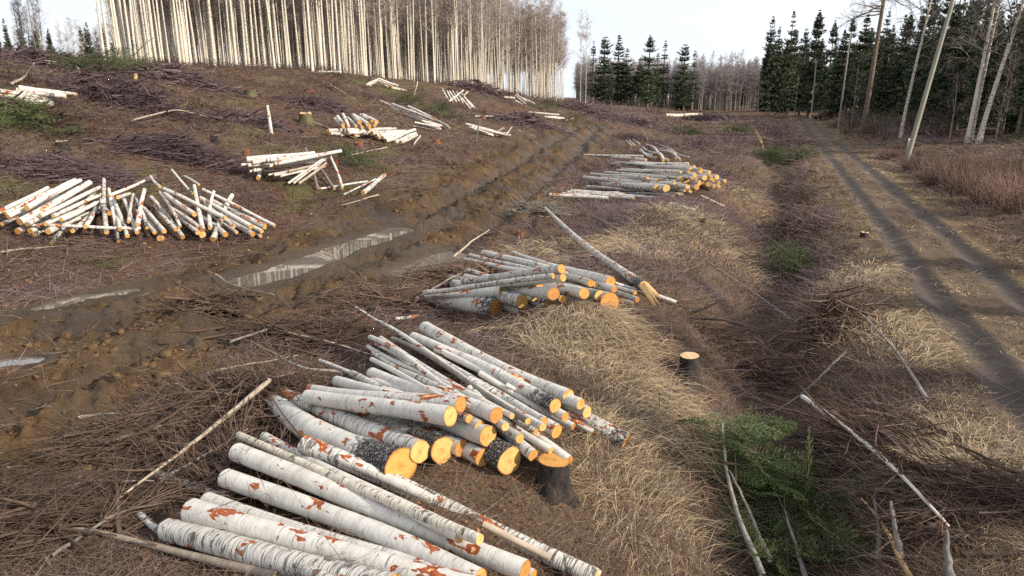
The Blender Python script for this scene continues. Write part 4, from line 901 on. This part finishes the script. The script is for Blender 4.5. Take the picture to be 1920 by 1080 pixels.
# rusty car body
cl_ = at(1547, 224); car = obj('car_wreck', None); car.location = cl_; car.rotation_euler = (0, R(2), R(8)); tag(car, 'rusty abandoned car body beside the far utility pole', 'car')
prof = [(-2.0, .35), (-2.05, .75), (-1.75, .95), (-1.35, 1.0), (-.8, 1.42), (.7, 1.46), (1.35, 1.05), (1.95, .92), (2.1, .7), (2.05, .35)]
W_ = .78; nP = len(prof); V_ = []
for s, in_ in ((-1, 0), (1, 0)):
    V_ += [(x, s * (W_ - (.14 if z > 1.1 else 0)), z) for x, z in prof]
F4 = [[i, i + 1, nP + i + 1, nP + i] for i in range(nP - 1)] + [[nP - 1, 0, nP, 2 * nP - 1]]
mb = MB(); mb.add(V_, F4); mb.add(V_, [list(range(nP))[::-1], [nP + i for i in range(nP)]]); mb.build('body', RUST, car, False)
for s in (-1, 1):
    for x0, x1 in ((-1.0, -.2), (-.12, .75)):
        y = s * (W_ - .085); mb = MB(); mb.add([(x0 + .02, y + s * .0, 1.03), (x1, y, 1.03), (x1 - .1, y - s * .055, 1.36), (x0 + .35 if x0 < -.5 else x0 + .02, y - s * .055, 1.36)], [[0, 1, 2, 3] if s < 0 else [3, 2, 1, 0]]); mb.build('window', GLASSD, car, False)
    for x in (-1.3, 1.3):
        an = np.arange(16) * math.pi / 8
        P = np.stack([x + .3 * np.cos(an), np.full(16, s * .8), .3 + .3 * np.sin(an)], 1); P2 = P.copy(); P2[:, 1] = s * .62
        mb = MB(); mb.add(np.concatenate([P, P2]), [[i, (i + 1) % 16, 16 + (i + 1) % 16, 16 + i] for i in range(16)], [list(range(16))]); mb.build('wheel', DARKM, car, False)
mb = MB(); mb.add([(-1.33, -.6, 1.02), (-1.33, .6, 1.02), (-.86, .55, 1.37), (-.86, -.55, 1.37)], [[0, 1, 2, 3]]); mb.build('windscreen', GLASSD, car, False); car.children[-1].location = (-.02, 0, .02)

# ------------------------------------------------------------------ brush heaps, branches, cut spruce boughs
def brush(px, py, Lx, W, H, n, ang, label, mat=PURP, r=.006, spread=.45, ln=(.6, 1.6), name='brush_heap'):
    c = at(px, py); ca, sa = math.cos(ang), math.sin(ang); u = rng.normal(0, .42, n) * Lx * .5; v_ = rng.normal(0, .45, n) * W * .5
    env = np.exp(-(u / Lx * 2) ** 2 - (v_ / W * 2) ** 2); X = c.x + u * ca - v_ * sa; Y = c.y + u * sa + v_ * ca
    Z = terrain(X, Y) + rng.random(n) ** 1.3 * H * env + .01
    a = ang + rng.normal(0, spread, n) + math.pi * (rng.random(n) < .5) ; el = rng.normal(.08, .22, n)
    d = np.stack([np.cos(a) * np.cos(el), np.sin(a) * np.cos(el), np.sin(el)], 1); Lg = rng.uniform(*ln, n)
    p0 = np.stack([X, Y, Z], 1) - d * Lg[:, None] * .4; p0[:, 2] = np.maximum(p0[:, 2], terrain(p0[:, 0], p0[:, 1]) + .01)
    B = wander(p0, d, Lg, 5, .09, .02); rr = r * rng.uniform(.6, 1.7, n) * (1 + 2.4 * (rng.random(n) < .12))
    o = obj(name, None); o.location = c
    def put(nm, P, Rr):
        gzz = terrain(P[:, :, 0], P[:, :, 1]) + .008; P[:, :, 2] = np.maximum(P[:, :, 2], gzz)
        vv, q = tubes(P - np.array(c)[None, None], Rr, 3); tag(MB().add(vv, q).build(nm, mat, o, False), kind='stuff')
    put('branches', B, rr[:, None] * np.array([[1.2, 1, .8, .6, .3]]))
    n2 = n * 4; bi = rng.integers(0, n, n2); k = rng.integers(1, 4, n2); dd = B[bi, k + 1] - B[bi, k]; dd = dd / (np.linalg.norm(dd, axis=1, keepdims=True) + 1e-9) + rng.normal(0, .4, (n2, 3))
    vv, q = spikes(B[bi, k], dd, Lg[bi] * rng.uniform(.15, .45, n2), r * .6); vv[:, 2] = np.maximum(vv[:, 2], terrain(vv[:, 0], vv[:, 1]) + .006); tag(MB().add(vv - np.array(c), q).build('twigs', mat, o, False), kind='stuff')
    return tag(o, label, 'brush heap', 'heaps of cut brushwood')
for a in [(430, 905, 2.4, 1.3, .35, 560, -.6, 'brown brushwood heap left of the nearest pile', TWIG, .006), (480, 765, 2.6, 1.4, .4, 560, -.3, 'brushwood heap between the mud and the big-butt pile', TWIG, .006),
          (590, 645, 3.2, 1.3, .4, 430, -.15, 'grey-brown brushwood heap behind the big-butt pile', TWIG, .006), (110, 985, 2.2, 1.4, .22, 330, .3, 'flat tangle of twigs in the lower left corner', TWIG, .006), (300, 830, 2.4, 1.4, .25, 330, .5, 'twiggy tangle at the edge of the mud', TWIG, .006),
          (845, 535, 2.4, 1.2, .4, 380, .25, 'dark brushwood heap at the left of the centre pile', TWIG, .008), (700, 570, 2.4, 1.2, .3, 260, .2, 'brushwood strewn between the mud and the centre pile', TWIG, .007), (400, 575, 1.6, 1.0, .3, 180, 0, 'small brush heap with red bark in the mud', TWIG, .008), (1010, 400, 2.5, 1.5, .4, 260, .4, 'grey brush heap behind the fallen trunk', GTWIG, .009),
          (1560, 600, 2.6, 1.6, .5, 330, .9, 'grey twig tangle in the ditch beside the road', TWIG, .006), (1480, 430, 4.5, 1.6, .5, 380, 1.2, 'grey-brown brush filling the ditch along the bank pile', TWIG, .008), (1590, 860, 2.4, 1.6, .4, 300, -.7, 'dark brush over the ditch at the lower right', TWIG, .006), (1790, 940, 2.4, 1.6, .35, 280, -.5, 'brown twigs in the lower right corner', TWIG, .006), (1400, 700, 2.6, 1.3, .25, 240, -.8, 'sparse twigs on the ditch slope below the pale-topped stump', TWIG, .006),
          (340, 296, 4.5, 1.6, .8, 560, .1, 'purple birch brush heap behind the fanned pile', PURP, .011), (130, 330, 4., 2., .5, 380, .2, 'purple brush left behind the fanned pile', PURP, .011), (240, 195, 7, 2.6, 1.1, 620, -.1, 'large purple brush heap high on the left slope', PURP, .014), (600, 205, 4, 2, .7, 300, -.1, 'purple brush behind the upper hillside pile', PURP, .015),
          (330, 152, 7, 2.5, .8, 420, .1, 'purple brush heap below the left end of the stand', PURP, .017), (130, 128, 8, 3, .5, 360, 0, 'purple brush along the left crest', PURP, .018), (720, 140, 7, 2.5, 1.2, 420, -.2, 'purple brush heap below the middle of the stand', PURP, .02), (900, 172, 8, 3, 1.2, 420, -.2, 'purple brush below the right part of the stand', PURP, .024),
          (990, 238, 6, 2.5, 1.2, 420, .4, 'fan of purple brush beside the far ruts', PURP, .02), (1180, 232, 9, 4, 1.2, 420, .2, 'purple brush field beyond the bank pile', PURP, .024), (1330, 226, 9, 4, 1.3, 420, 0, 'brown brush field left of the far road', PURP, .024), (1100, 212, 12, 4, 1.2, 420, .1, 'purple brush in front of the far spruces', PURP, .03),
          (1455, 255, 6, 2., .5, 240, 1.0, 'brown brush along the left verge of the far road', TWIG, .014), (1190, 262, 4, 2, .6, 300, .6, 'brush behind the bank pile', PURP, .013), (1610, 222, 5, 2.5, 1.6, 420, .3, 'grey heap of branches behind the dark utility pole', GTWIG, .02), (1895, 238, 4, 2, .9, 260, .2, 'pale branch heap at the right edge of the wood', GTWIG, .016),
          (480, 235, 4, 1.6, .5, 300, .2, 'thin purple brush left of the pale snag', PURP, .012), (60, 225, 5, 2, .6, 300, -.2, 'brown brush below the left-edge logs', TWIG, .012)]:
    brush(*a)

def branch(pts, r, label, mat=GREYB, n=14, tl=.7, h=.05, name='fallen_branch', tm=TWIG):
    """pts: (pixel x, pixel y[, height over ground])"""
    P = np.array([list(at(p[0], p[1], p[2] if len(p) > 2 else h)) for p in pts]); s = np.linspace(0, 1, len(P)); t = np.linspace(0, 1, 14)
    Q_ = np.stack([np.interp(t, s, P[:, i]) for i in range(3)], 1)
    for _ in range(2): Q_[1:-1] = (Q_[:-2] + 2 * Q_[1:-1] + Q_[2:]) / 4
    Q_ += np.cumsum(rng.normal(0, .006, Q_.shape), 0)
    rr = r * (1 - .7 * t); rr = np.append(rr, .001); Q2 = np.concatenate([Q_, Q_[-1:] + 1e-3])[None]
    o = obj(name, None); o.location = Q_[0]
    v, q = tubes(Q2 - Q_[0], rr[None], 8); dk = np.zeros(len(v)); me_ = mesh('stem', v, [q, [list(range(8))]], [mat], True, {'dark': dk}); obj('stem', me_, o)
    if n:
        bi = rng.integers(4, 13, n); dd = Q_[bi] - Q_[bi - 1]; dd = dd / np.linalg.norm(dd, axis=1, keepdims=True) + rng.normal(0, .55, (n, 3)); dd[:, 2] = np.abs(dd[:, 2]) * .6
        B = wander(Q_[bi], dd, tl * rng.uniform(.4, 1.1, n), 5, .16, .04); v, q = tubes(B - Q_[0], (r * .28 + .002) * np.ones((n, 1)) * np.linspace(1, .3, 5)[None], 4); tag(MB().add(v, q).build('side_twigs', tm, o, True), kind='stuff')
    return tag(o, label, 'branch', 'fallen branches and poles')
branch([(520, 1078), (250, 1010), (-40, 962)], .045, 'long bare pole across the lower left corner', STRIP, 5, .4)
branch([(505, 713, .5), (370, 828, .4), (225, 938, .2)], .036, 'straight pole slanting over the brushwood left of the nearest pile', STRIP, 8, .5)
branch([(150, 781, .1), (270, 772, .15), (410, 766, .2)], .022, 'pale stick lying at the mud edge', STRIP, 5, .4)
branch([(390, 700, .2), (470, 684, .25), (560, 672, .3)], .024, 'pale branch with orange end over the brushwood', STRIP, 6, .4)
for k_, (P_, r_, lb_) in enumerate([([(300, 900, .2), (380, 860, .3), (470, 800, .35)], .022, 'dark thick branch on the heap left of the nearest pile'), ([(200, 830, .1), (330, 790, .25), (470, 790, .3)], .02, 'forked branch over the heap by the mud'), ([(60, 930, .1), (170, 900, .2), (290, 905, .2)], .024, 'grey branch in the lower left tangle'), ([(330, 720, .15), (430, 735, .3), (560, 700, .3)], .02, 'curved branch over the heap behind the mud'), ([(640, 700, .25), (560, 690, .3), (470, 640, .3)], .026, 'brown branch curving behind the big-butt pile'), ([(100, 1040, .1), (220, 960, .2), (330, 940, .2)], .02, 'thin branch crossing the bare pole'), ([(430, 640, .2), (560, 600, .3), (640, 605, .3)], .022, 'grey branch at the back of the brushwood'), ([(780, 560, .2), (850, 520, .35), (900, 500, .4)], .022, 'dark branch arching over the heap by the centre pile')]):
    branch(P_, r_, lb_, GREYB, 16, .8)
branch([(510, 618, .2), (620, 640, .25), (700, 662, .25)], .028, 'grey branch behind the big-butt pile', STRIP, 8, .5)
branch([(756, 628, .4), (700, 598, .4), (650, 568, .4)], .035, 'thin white birch top sticking out behind the big-butt pile', BARK, 10, .5)
branch([(672, 580, .05), (680, 545, .3), (687, 519, .6)], .035, 'broken upright stick between the mud and the brushwood', STRIP, 3, .3)
branch([(405, 515, .1), (440, 535, .15), (515, 552, .1)], .025, 'bare branch over the red patch in the mud', STRIP, 6, .4)
branch([(850, 482, .05), (885, 452, .25), (918, 428, .45)], .035, 'pale crooked branch rising beside the small puddle', STRIP, 0)
branch([(0, 473), (60, 463), (125, 459)], .03, 'thin pole on the ground below the fanned pile', STRIP, 2, .4)
branch([(1505, 745, .6), (1590, 808, .65), (1680, 885, .6), (1778, 992, .35)], .042, 'whitish dead sapling lying across the ditch', BARK, 12, .6)
branch([(1430, 1078, .5), (1388, 975, .5), (1362, 880, .5), (1355, 790, .75)], .04, 'dark forked branch rising over the spruce boughs', GREYB, 4, .5)
branch([(1445, 1050, .5), (1405, 960, .5), (1366, 885, .55)], .032, 'second dark branch beside the forked one', GREYB, 6, .5)
branch([(1360, 868, .6), (1450, 880, .5), (1560, 930, .35), (1690, 905, .25)], .02, 'thin dark branch arching over the spruce boughs', TWIG, 8, .7)
branch([(1512, 1088, .3), (1495, 1030, .5), (1472, 962, .7)], .034, 'grey-white stub pointing up at the lower edge', GREYB, 2, .4)
branch([(1738, 748, .1), (1680, 662, .2), (1585, 565, .3)], .03, 'long grey branch along the road side of the ditch', GREYB, 12, .8)
branch([(1590, 655, .35), (1510, 738, .2), (1425, 790, .1)], .022, 'thin curved branch crossing the ditch', GREYB, 8, .6)
branch([(1710, 1085, .1), (1660, 1000, .25), (1600, 932, .5)], .03, 'reddish branch in the lower right corner', SPLIT, 8, .5)
branch([(1690, 1050, .1), (1682, 990, .35), (1675, 938, .6)], .04, 'cut grey stake in the lower right brush', GREYB, 2, .4)
branch([(1645, 1050, .1), (1650, 1000, .3), (1642, 935, .55)], .035, 'second cut stake in the lower right brush', GREYB, 2, .4)
branch([(1781, 1085, .2), (1780, 1045, .4), (1779, 998, .62)], .05, 'thick grey cut stem near the lower right corner', GREYB, 0)
branch([(1720, 880, .1), (1640, 800, .15), (1580, 735, .2)], .035, 'brown stick beside the dead sapling', TWIG, 6, .5)
branch([(1440, 760, .05), (1415, 748, .05), (1370, 722, .05)], .03, 'pale piece of branch on the bank', STRIP, 0)
branch([(1255, 770, .05), (1262, 735, .25), (1262, 715, .4)], .018, 'lichen-covered twig below the pale-topped stump', GREYB, 3, .3)
branch([(1485, 602, .1), (1440, 566, .15), (1325, 488, .1)], .03, 'thin grey pole on the ditch slope', GREYB, 6, .5)
branch([(1480, 473, .1), (1440, 445, .15), (1392, 412, .1)], .03, 'pale pole across the ditch', STRIP, 4, .5)
branch([(1345, 650, .03), (1290, 600, .05)], .05, 'charred dark stick on the bank', BLACKB, 2, .3)
branch([(1430, 275, .1), (1418, 245, 1.1), (1408, 232, 1.7)], .05, 'curved bare stem rising from the brush pile', SPLIT, 4, .8)
branch([(1432, 278, .1), (1424, 250, .9), (1402, 236, 1.4)], .04, 'second curved stem rising from the brush pile', SPLIT, 4, .8)
branch([(1215, 262, .3), (1208, 250, .6), (1203, 243, .9)], .05, 'broken stick behind the bank pile', SPLIT, 2, .6)
branch([(710, 365, .1), (640, 385, .1)], .03, 'stick on the slope near the lone log', STRIP, 3, .4)
branch([(250, 225, .3), (330, 205, .4), (395, 222, .2)], .04, 'pale curved branch over the large purple heap', STRIP, 6, .8)
branch([(20, 158, .1), (45, 145, .4), (62, 118, 1.2)], .06, 'leaning pale pole at the far left', STRIP, 0)
branch([(140, 125, .2), (85, 118, .2)], .07, 'pale log lying on the left crest', STRIP, 0); branch([(150, 134, .2), (140, 122, .3), (82, 112, .3)], .06, 'thin log crossing the left crest', STRIP, 0)
branch([(620, 160, .2), (665, 184, .2)], .06, 'thin pole on the slope below the stand', STRIP, 2, .8); branch([(570, 222, .2), (690, 270, .1)], .03, 'long stick left of the upper hillside pile', STRIP, 6, .8)
branch([(725, 276, .1), (650, 294, .1)], .035, 'thin stick below the upper hillside pile', STRIP, 2, .5)

def frond(Lf, nt=16, nn=11):
    V, n = [], 0; x = np.linspace(.05, 1, nt); P = []
    for s in (-1, 1):
        for t in x:
            l2 = Lf * .42 * (1 - t) ** .8 * rng.uniform(.7, 1.1) + .03; b = np.array([t * Lf, 0, -.12 * Lf * t * t]); d = np.array([.72, s * .7, rng.normal(-.12, .1)]); d /= np.linalg.norm(d)
            P.append((b, d, l2))
    b = np.array([p[0] for p in P]); d = np.array([p[1] for p in P]); l2 = np.array([p[2] for p in P]); m_ = len(P)
    u = np.linspace(.05, 1, nn); q0 = b[:, None] + d[:, None] * (l2[:, None] * u)[:, :, None]; q0 = np.repeat(q0.reshape(-1, 3), 2, 0); dr = np.repeat(np.repeat(d, nn, 0), 2, 0)
    nd = dr * .7 + np.cross(dr, [0, 0, 1.]) * np.tile([1., -1.], m_ * nn)[:, None] * .75 + rng.normal(0, .25, dr.shape); nd[:, 2] += .15; nd /= np.linalg.norm(nd, axis=1, keepdims=True)
    wv = np.cross(nd, rng.normal(0, 1, nd.shape)); wv /= np.linalg.norm(wv, axis=1, keepdims=True) + 1e-9; ln = rng.uniform(.018, .032, len(q0)) * (1.3 if Lf > .5 else 1)
    T = np.stack([q0 - wv * .005, q0 + wv * .005, q0 + nd * ln[:, None]], 1).reshape(-1, 3)
    mb = MB(); mb.add(T, np.arange(len(T)).reshape(-1, 3)); sv, sq = tubes(np.stack([b, b + d * l2[:, None]], 1), np.full((m_, 2), .0035), 3); mb.add(sv, sq)
    t = np.linspace(0, 1, 5); sv, sq = tubes(np.stack([t * Lf, t * 0, -.12 * Lf * t * t], 1)[None], (.008 * (1 - .8 * t))[None], 4); mb.add(sv, sq); return mb.arrays()
FR = [frond(l) for l in (.8, .65, .95)]; FRL = [frond(l, 8, 5) for l in (.9, 1.1)]
def boughs(px, py, W, D, H, n, label, far=False, sc_=1., mat=None):
    c = at(px, py); o = obj('spruce_boughs', None); o.location = c
    for part, cnt in (('upper_boughs', n // 2), ('lower_boughs', n - n // 2)):
        mb = MB()
        for i in range(cnt):
            V, F = (FRL if far else FR)[rng.integers(0, 2 if far else 3)]; a = rng.normal(-.9, .9); e = rng.normal(.05 if part[0] == 'l' else .28, .22); rl = rng.normal(0, .6)
            x, y = rng.normal(0, .4) * W, rng.normal(0, .4) * D; hh = H * math.exp(-(x / W) ** 2 - (y / D) ** 2) * rng.random() * (1 if part[0] == 'u' else .5)
            M3 = np.array((Matrix.Rotation(a, 3, 'Z') @ Matrix.Rotation(-e, 3, 'Y') @ Matrix.Rotation(rl, 3, 'X'))) * sc_ * rng.uniform(.8, 1.25)
            if far: V = V.copy(); V[:, 1] *= 1.2
            z = tz(c.x + x, c.y + y) - c.z + .05 + hh; mb.add(V @ M3.T + np.array([x, y, z]), *F)
        tag(mb.build(part, mat or SPRG, o, False), kind='stuff')
    return tag(o, label, 'spruce boughs', 'cut green spruce boughs')
boughs(1400, 925, .9, .9, .5, 80, 'large heap of cut green spruce boughs in the ditch at the lower right')
boughs(1520, 990, .8, .7, .45, 70, 'spruce boughs spilling to the right of the large heap')
boughs(1500, 1060, .8, .6, .4, 50, 'spruce boughs at the lower edge of the picture')
boughs(1560, 860, .8, .6, .3, 34, 'spruce boughs behind the large heap under the dead sapling')
boughs(1460, 520, 1.0, .7, .6, 70, 'green spruce boughs in the ditch beside the grass mound', True, 1.2)
boughs(1440, 306, 1.5, 1.2, .8, 90, 'bright green spruce boughs above the bank pile', True, 1.5); boughs(1492, 300, 1.2, .9, .5, 40, 'spruce boughs tapering toward the far road', True, 1.4)
for px, py, W, n, lb in [(1285, 252, 1.6, 60, 'dark green bough heap beyond the bank pile'), (1372, 248, 1.6, 60, 'green bough heap left of the curved stems'), (655, 308, .7, 22, 'small green bough patch right of the leaning white log'), (760, 192, 1.5, 26, 'green bough heap on the bare slope'), (825, 217, 1.3, 24, 'green bough heap at the end of the long poles'), (45, 232, 1.6, 30, 'green bough patch below the left-edge logs'), (165, 135, 2.6, 44, 'green bough heap high on the left slope'), (235, 133, 1.8, 30, 'green bough heap right of the one on the left slope'), (1018, 205, 2., 24, 'green bough patch by the end of the stand'), (1075, 230, 1.8, 24, 'green bough patch at the far end of the ruts'), (185, 92, 3, 40, 'green undergrowth left of the lone birches'),
                         (1760, 240, 2.2, 34, 'green boughs on the ground before the dark wood'), (1660, 238, 2.2, 34, 'green boughs right of the big brown conifer'), (1895, 262, 1.6, 24, 'green boughs near the right edge'), (1560, 240, 1.6, 24, 'green patch left of the dark utility pole')]:
    boughs(px, py, W, W * .7, .7, n, lb, True, 1.6)
boughs(1085, 372, .5, .5, .2, 14, 'small green tuft at the left end of the bank pile', True, .6); boughs(200, 495, .4, .3, .2, 10, 'small green spruce tuft below the fanned pile', True, .5)
boughs(1921, 330, 1.0, .8, 2.2, 60, 'dark young spruce branches at the right edge', True, 1.2, SPR)

# ------------------------------------------------------------------ ground cover, each kind one mass
def points(n, dens, rmin, rmax, pw=1.):
    """n tries spread over the ground in view (log distance), kept with probability dens"""
    a = np.radians(rng.uniform(-43, 43, n)); r_ = rmin * (rmax / rmin) ** (rng.random(n) ** pw); x, y = r_ * np.sin(a), r_ * np.cos(a); k = rng.random(n) < dens(x, y); return x[k], y[k], r_[k]
def cover(name, V, F, mat, label): return tag(obj(name, mesh(name, V, [F], [mat], False)), label, kind='stuff')
def grass(name, n, m, dens, rmin, rmax, ln, w, flat, mat, label, sp=.14, comb=0.):
    x, y, r_ = points(n, dens, rmin, rmax); N = len(x); g = 1 + r_ / 45
    ta = 14 * fbm(x * .22, y * .22, 2, 66) + rng.normal(0, .45, N); x, y, g, ta, r_ = [np.repeat(q_, m) for q_ in (x, y, g, ta, r_)]; k = len(x)
    a = rng.uniform(0, 6.28, k); rr = sp * g * np.sqrt(rng.random(k)); bx, by = x + rr * np.cos(a), y + rr * np.sin(a); z = terrain(bx, by) - .01
    a2 = ta + rng.normal(0, .85, k); L_ = ln * g * rng.uniform(.45, 1.25, k); e0 = rng.uniform(.35, 1.2, k) * (1 - .55 * flat); W = w * (.6 + r_ / 14)
    d0 = np.stack([np.cos(a2) * np.cos(e0), np.sin(a2) * np.cos(e0), np.sin(e0)], 1); b = np.stack([bx, by, z], 1); m_ = b + d0 * (L_ * .5)[:, None]
    a3 = a2 + rng.normal(0, .35, k); e = m_ + np.stack([np.cos(a3), np.sin(a3), rng.uniform(-.55, .15, k) * flat + .6 * (1 - flat)], 1) * (L_ * .55)[:, None]; e[:, 2] = np.maximum(e[:, 2], terrain(e[:, 0], e[:, 1]) + .005)
    s = np.stack([-np.sin(a2), np.cos(a2), rng.normal(0, .3, k)], 1) * W[:, None]
    return cover(name, np.stack([b, m_ - s, e, m_ + s], 1).reshape(-1, 3), np.arange(k * 4).reshape(-1, 4), mat, label)
def litter(name, n, m, dens, rmin, rmax, ln, w, el, mat, label, sp=.3):
    x, y, r_ = points(n, dens, rmin, rmax); x, y, r_ = [np.repeat(q_, m) for q_ in (x, y, r_)]; k = len(x); g = 1 + r_ / 40
    x = x + rng.normal(0, sp, k) * g; y = y + rng.normal(0, sp, k) * g; a = rng.uniform(0, 6.28, k); e = np.abs(rng.normal(0, el, k))
    V, F = spikes(np.stack([x, y, terrain(x, y) + rng.uniform(.004, .05, k)], 1), np.stack([np.cos(a), np.sin(a), np.sin(e)], 1), rng.uniform(*ln, k) * g, w * (.5 + r_ / 13) * rng.uniform(.6, 1.6, k))
    V[:, 2] = np.maximum(V[:, 2], terrain(V[:, 0], V[:, 1]) + .004); return cover(name, V, F, mat, label)
def leaves(name, n, m, dens, rmin, rmax, s, mat, label, sp=.25, up=.4):
    x, y, r_ = points(n, dens, rmin, rmax); x, y, r_ = [np.repeat(q_, m) for q_ in (x, y, r_)]; k = len(x); x = x + rng.normal(0, sp, k); y = y + rng.normal(0, sp, k)
    c = np.stack([x, y, terrain(x, y) + rng.uniform(.008, .035, k)], 1); u = rng.normal(0, 1, (k, 3)) * [1, 1, up]; u /= np.linalg.norm(u, axis=1, keepdims=True)
    v = np.cross(u, rng.normal(0, .35, (k, 3)) + [0, 0, 1]); v /= np.linalg.norm(v, axis=1, keepdims=True); q_ = (s * rng.uniform(.5, 1.3, k) * (.7 + r_ / 18))[:, None]
    return cover(name, np.stack([c - u * q_, c - v * q_ * .55, c + u * q_, c + v * q_ * .55], 1).reshape(-1, 3), np.arange(k * 4).reshape(-1, 4), mat, label)
KEEP = [(g0(p_)[0], r_) for p_, r_ in [((700, 990), 1.75), ((820, 1065), 1.3), ((560, 1030), 1.2), ((840, 830), 1.15), ((960, 830), .8), ((700, 780), .9), ((1000, 560), 1.3), ((1110, 555), 1.1), ((1292, 735), .95), ((1035, 925), .5)]]
def keep(x, y, k=.08):
    o = np.ones_like(x)
    for (cx, cy), r_ in KEEP: o = np.minimum(o, k + (1 - k) * ss(r_ * .8, r_ * 1.15, np.hypot(x - cx, y - cy)))
    return o
PILES = g0((700, 960), (850, 800), (1030, 545), (1220, 350), (250, 420), (570, 320), (700, 245), (400, 900))
def near_pile(x, y):
    o = .12 + 0 * x
    for cx, cy in PILES: o = np.maximum(o, np.exp(-((x - cx) ** 2 + (y - cy) ** 2) / 6.))
    return o
def d_grass(x, y):
    m_, rd, gr, mo_, wt = masks(x, y); return keep(x, y) * np.clip(gr * 1.1 - .12, 0, 1) * (1 - np.clip(rd * 2, 0, 1)) * (wt < .2)
def d_open(x, y):
    m_, rd, gr, mo_, wt = masks(x, y); p, q = pq(x, y); return keep(x, y, .25) * (1 - .85 * m_) * (1 - rd) * (wt < .25) * np.where(np.abs(p) < 2.2, .12, 1) * (1 - .25 * gr)
def d_mound(x, y):
    g = 0 * x; e = fbm(x * .8, y * .8, 4, 70)
    for (cx, cy), rx, am in MOUNDS: g = np.maximum(g, (am > .65) * am * ss(1.05, .5, np.hypot(x - cx, y - cy) / rx + 1.1 * (e - .5)))
    return g * keep(x, y)
offroad = lambda x, y: (np.abs(pq(x, y)[0]) > 1.7)
grass('dry_grass', 17000, 14, d_grass, 4.8, 80, .24, .0030, .9, STRAWD, 'dull dry grass on the bank and road verges')
grass('bank_grass', 15000, 26, lambda x, y: d_mound(x, y) * offroad(x, y), 5, 34, .5, .0030, 1., STRAW, 'long pale grass hanging over the bank mounds', .2)
grass('verge_grass', 12000, 12, lambda x, y: d_grass(x, y) * (pq(x, y)[0] < 3), 6, 60, .16, .0032, 1., STRAW, 'short flattened yellow grass along the road')
litter('twig_litter', 22000, 6, d_open, 4.8, 60, (.15, .6), .0028, .12, TWIG, 'brown twigs strewn over the clear-cut')
litter('grey_twig_litter', 6000, 5, d_open, 4.8, 60, (.15, .6), .0024, .15, GTWIG, 'grey twigs strewn over the clear-cut')
litter('purple_slash', 19000, 6, lambda x, y: d_open(x, y) * (.12 + .88 * ss(.45, .58, fbm(x * .25, y * .25, 3, 90))), 9, 140, (.25, .8), .0032, .25, PURP, 'purple birch twigs covering the far slope')
litter('ditch_stems', 7000, 6, lambda x, y: np.exp(-((pq(x, y)[0] - 3.6) / 1.7) ** 2), 5, 45, (.3, 1.0), .0028, .4, TWIG, 'tangled dead stems in the ditch')
leaves('leaf_litter', 11000, 9, d_open, 4.8, 45, .024, LEAF, 'brown fallen leaves on the ground')
leaves('wood_chips', 5000, 4, lambda x, y: d_open(x, y) * near_pile(x, y), 4.8, 60, .022, CHIP, 'orange wood chips and bark flakes around the piles')
grass('green_grass', 3500, 10, lambda x, y: np.clip(masks(x, y)[3] * 1.1, 0, 1), 5, 90, .16, .003, .5, GRN, 'patches of fresh green grass')
grass('heather_brush', 9000, 11, lambda x, y: d_open(x, y) * ss(.48, .6, fbm(x * .22, y * .22, 3, 90)), 20, 160, .4, .0032, .15, PURP, 'low purple brushwood on the far field', .3)
CLOD = simple('mud_clod', (.055, .035, .021), (.145, .09, .042), 8, .95, bump=.6, rnd=.0)
def clods(n):
    x, y, r_ = points(n, lambda x, y: masks(x, y)[0] * (masks(x, y)[4] < .5) * ss(.42, .62, fbm(x * .9, y * .9, 3, 95)), 7, 45); k = len(x)
    ph = np.linspace(0, math.pi, 5); th = np.arange(7) * 2 * math.pi / 7; PH, TH = np.meshgrid(ph, th, indexing='ij'); U = np.stack([np.sin(PH) * np.cos(TH), np.sin(PH) * np.sin(TH), .7 * np.cos(PH)], -1).reshape(-1, 3)
    s = (.012 + .06 * rng.random(k) ** 3) * (1 + r_ / 40); V = U[None] * (s[:, None] * rng.uniform(.5, 1.45, (k, len(U))))[:, :, None] * rng.uniform(.7, 1.3, (k, 1, 3)) + np.stack([x, y, terrain(x, y)], 1)[:, None]
    i = np.arange(4)[:, None] * 7; j = np.arange(7)[None]; F = np.stack([i + j, i + 7 + j, i + 7 + (j + 1) % 7, i + (j + 1) % 7], -1).reshape(-1, 4)
    o = cover('mud_clods', V.reshape(-1, 3), (F[None] + np.arange(k)[:, None, None] * len(U)).reshape(-1, 4), CLOD, 'clods of torn-up mud along the ruts')
clods(15000)
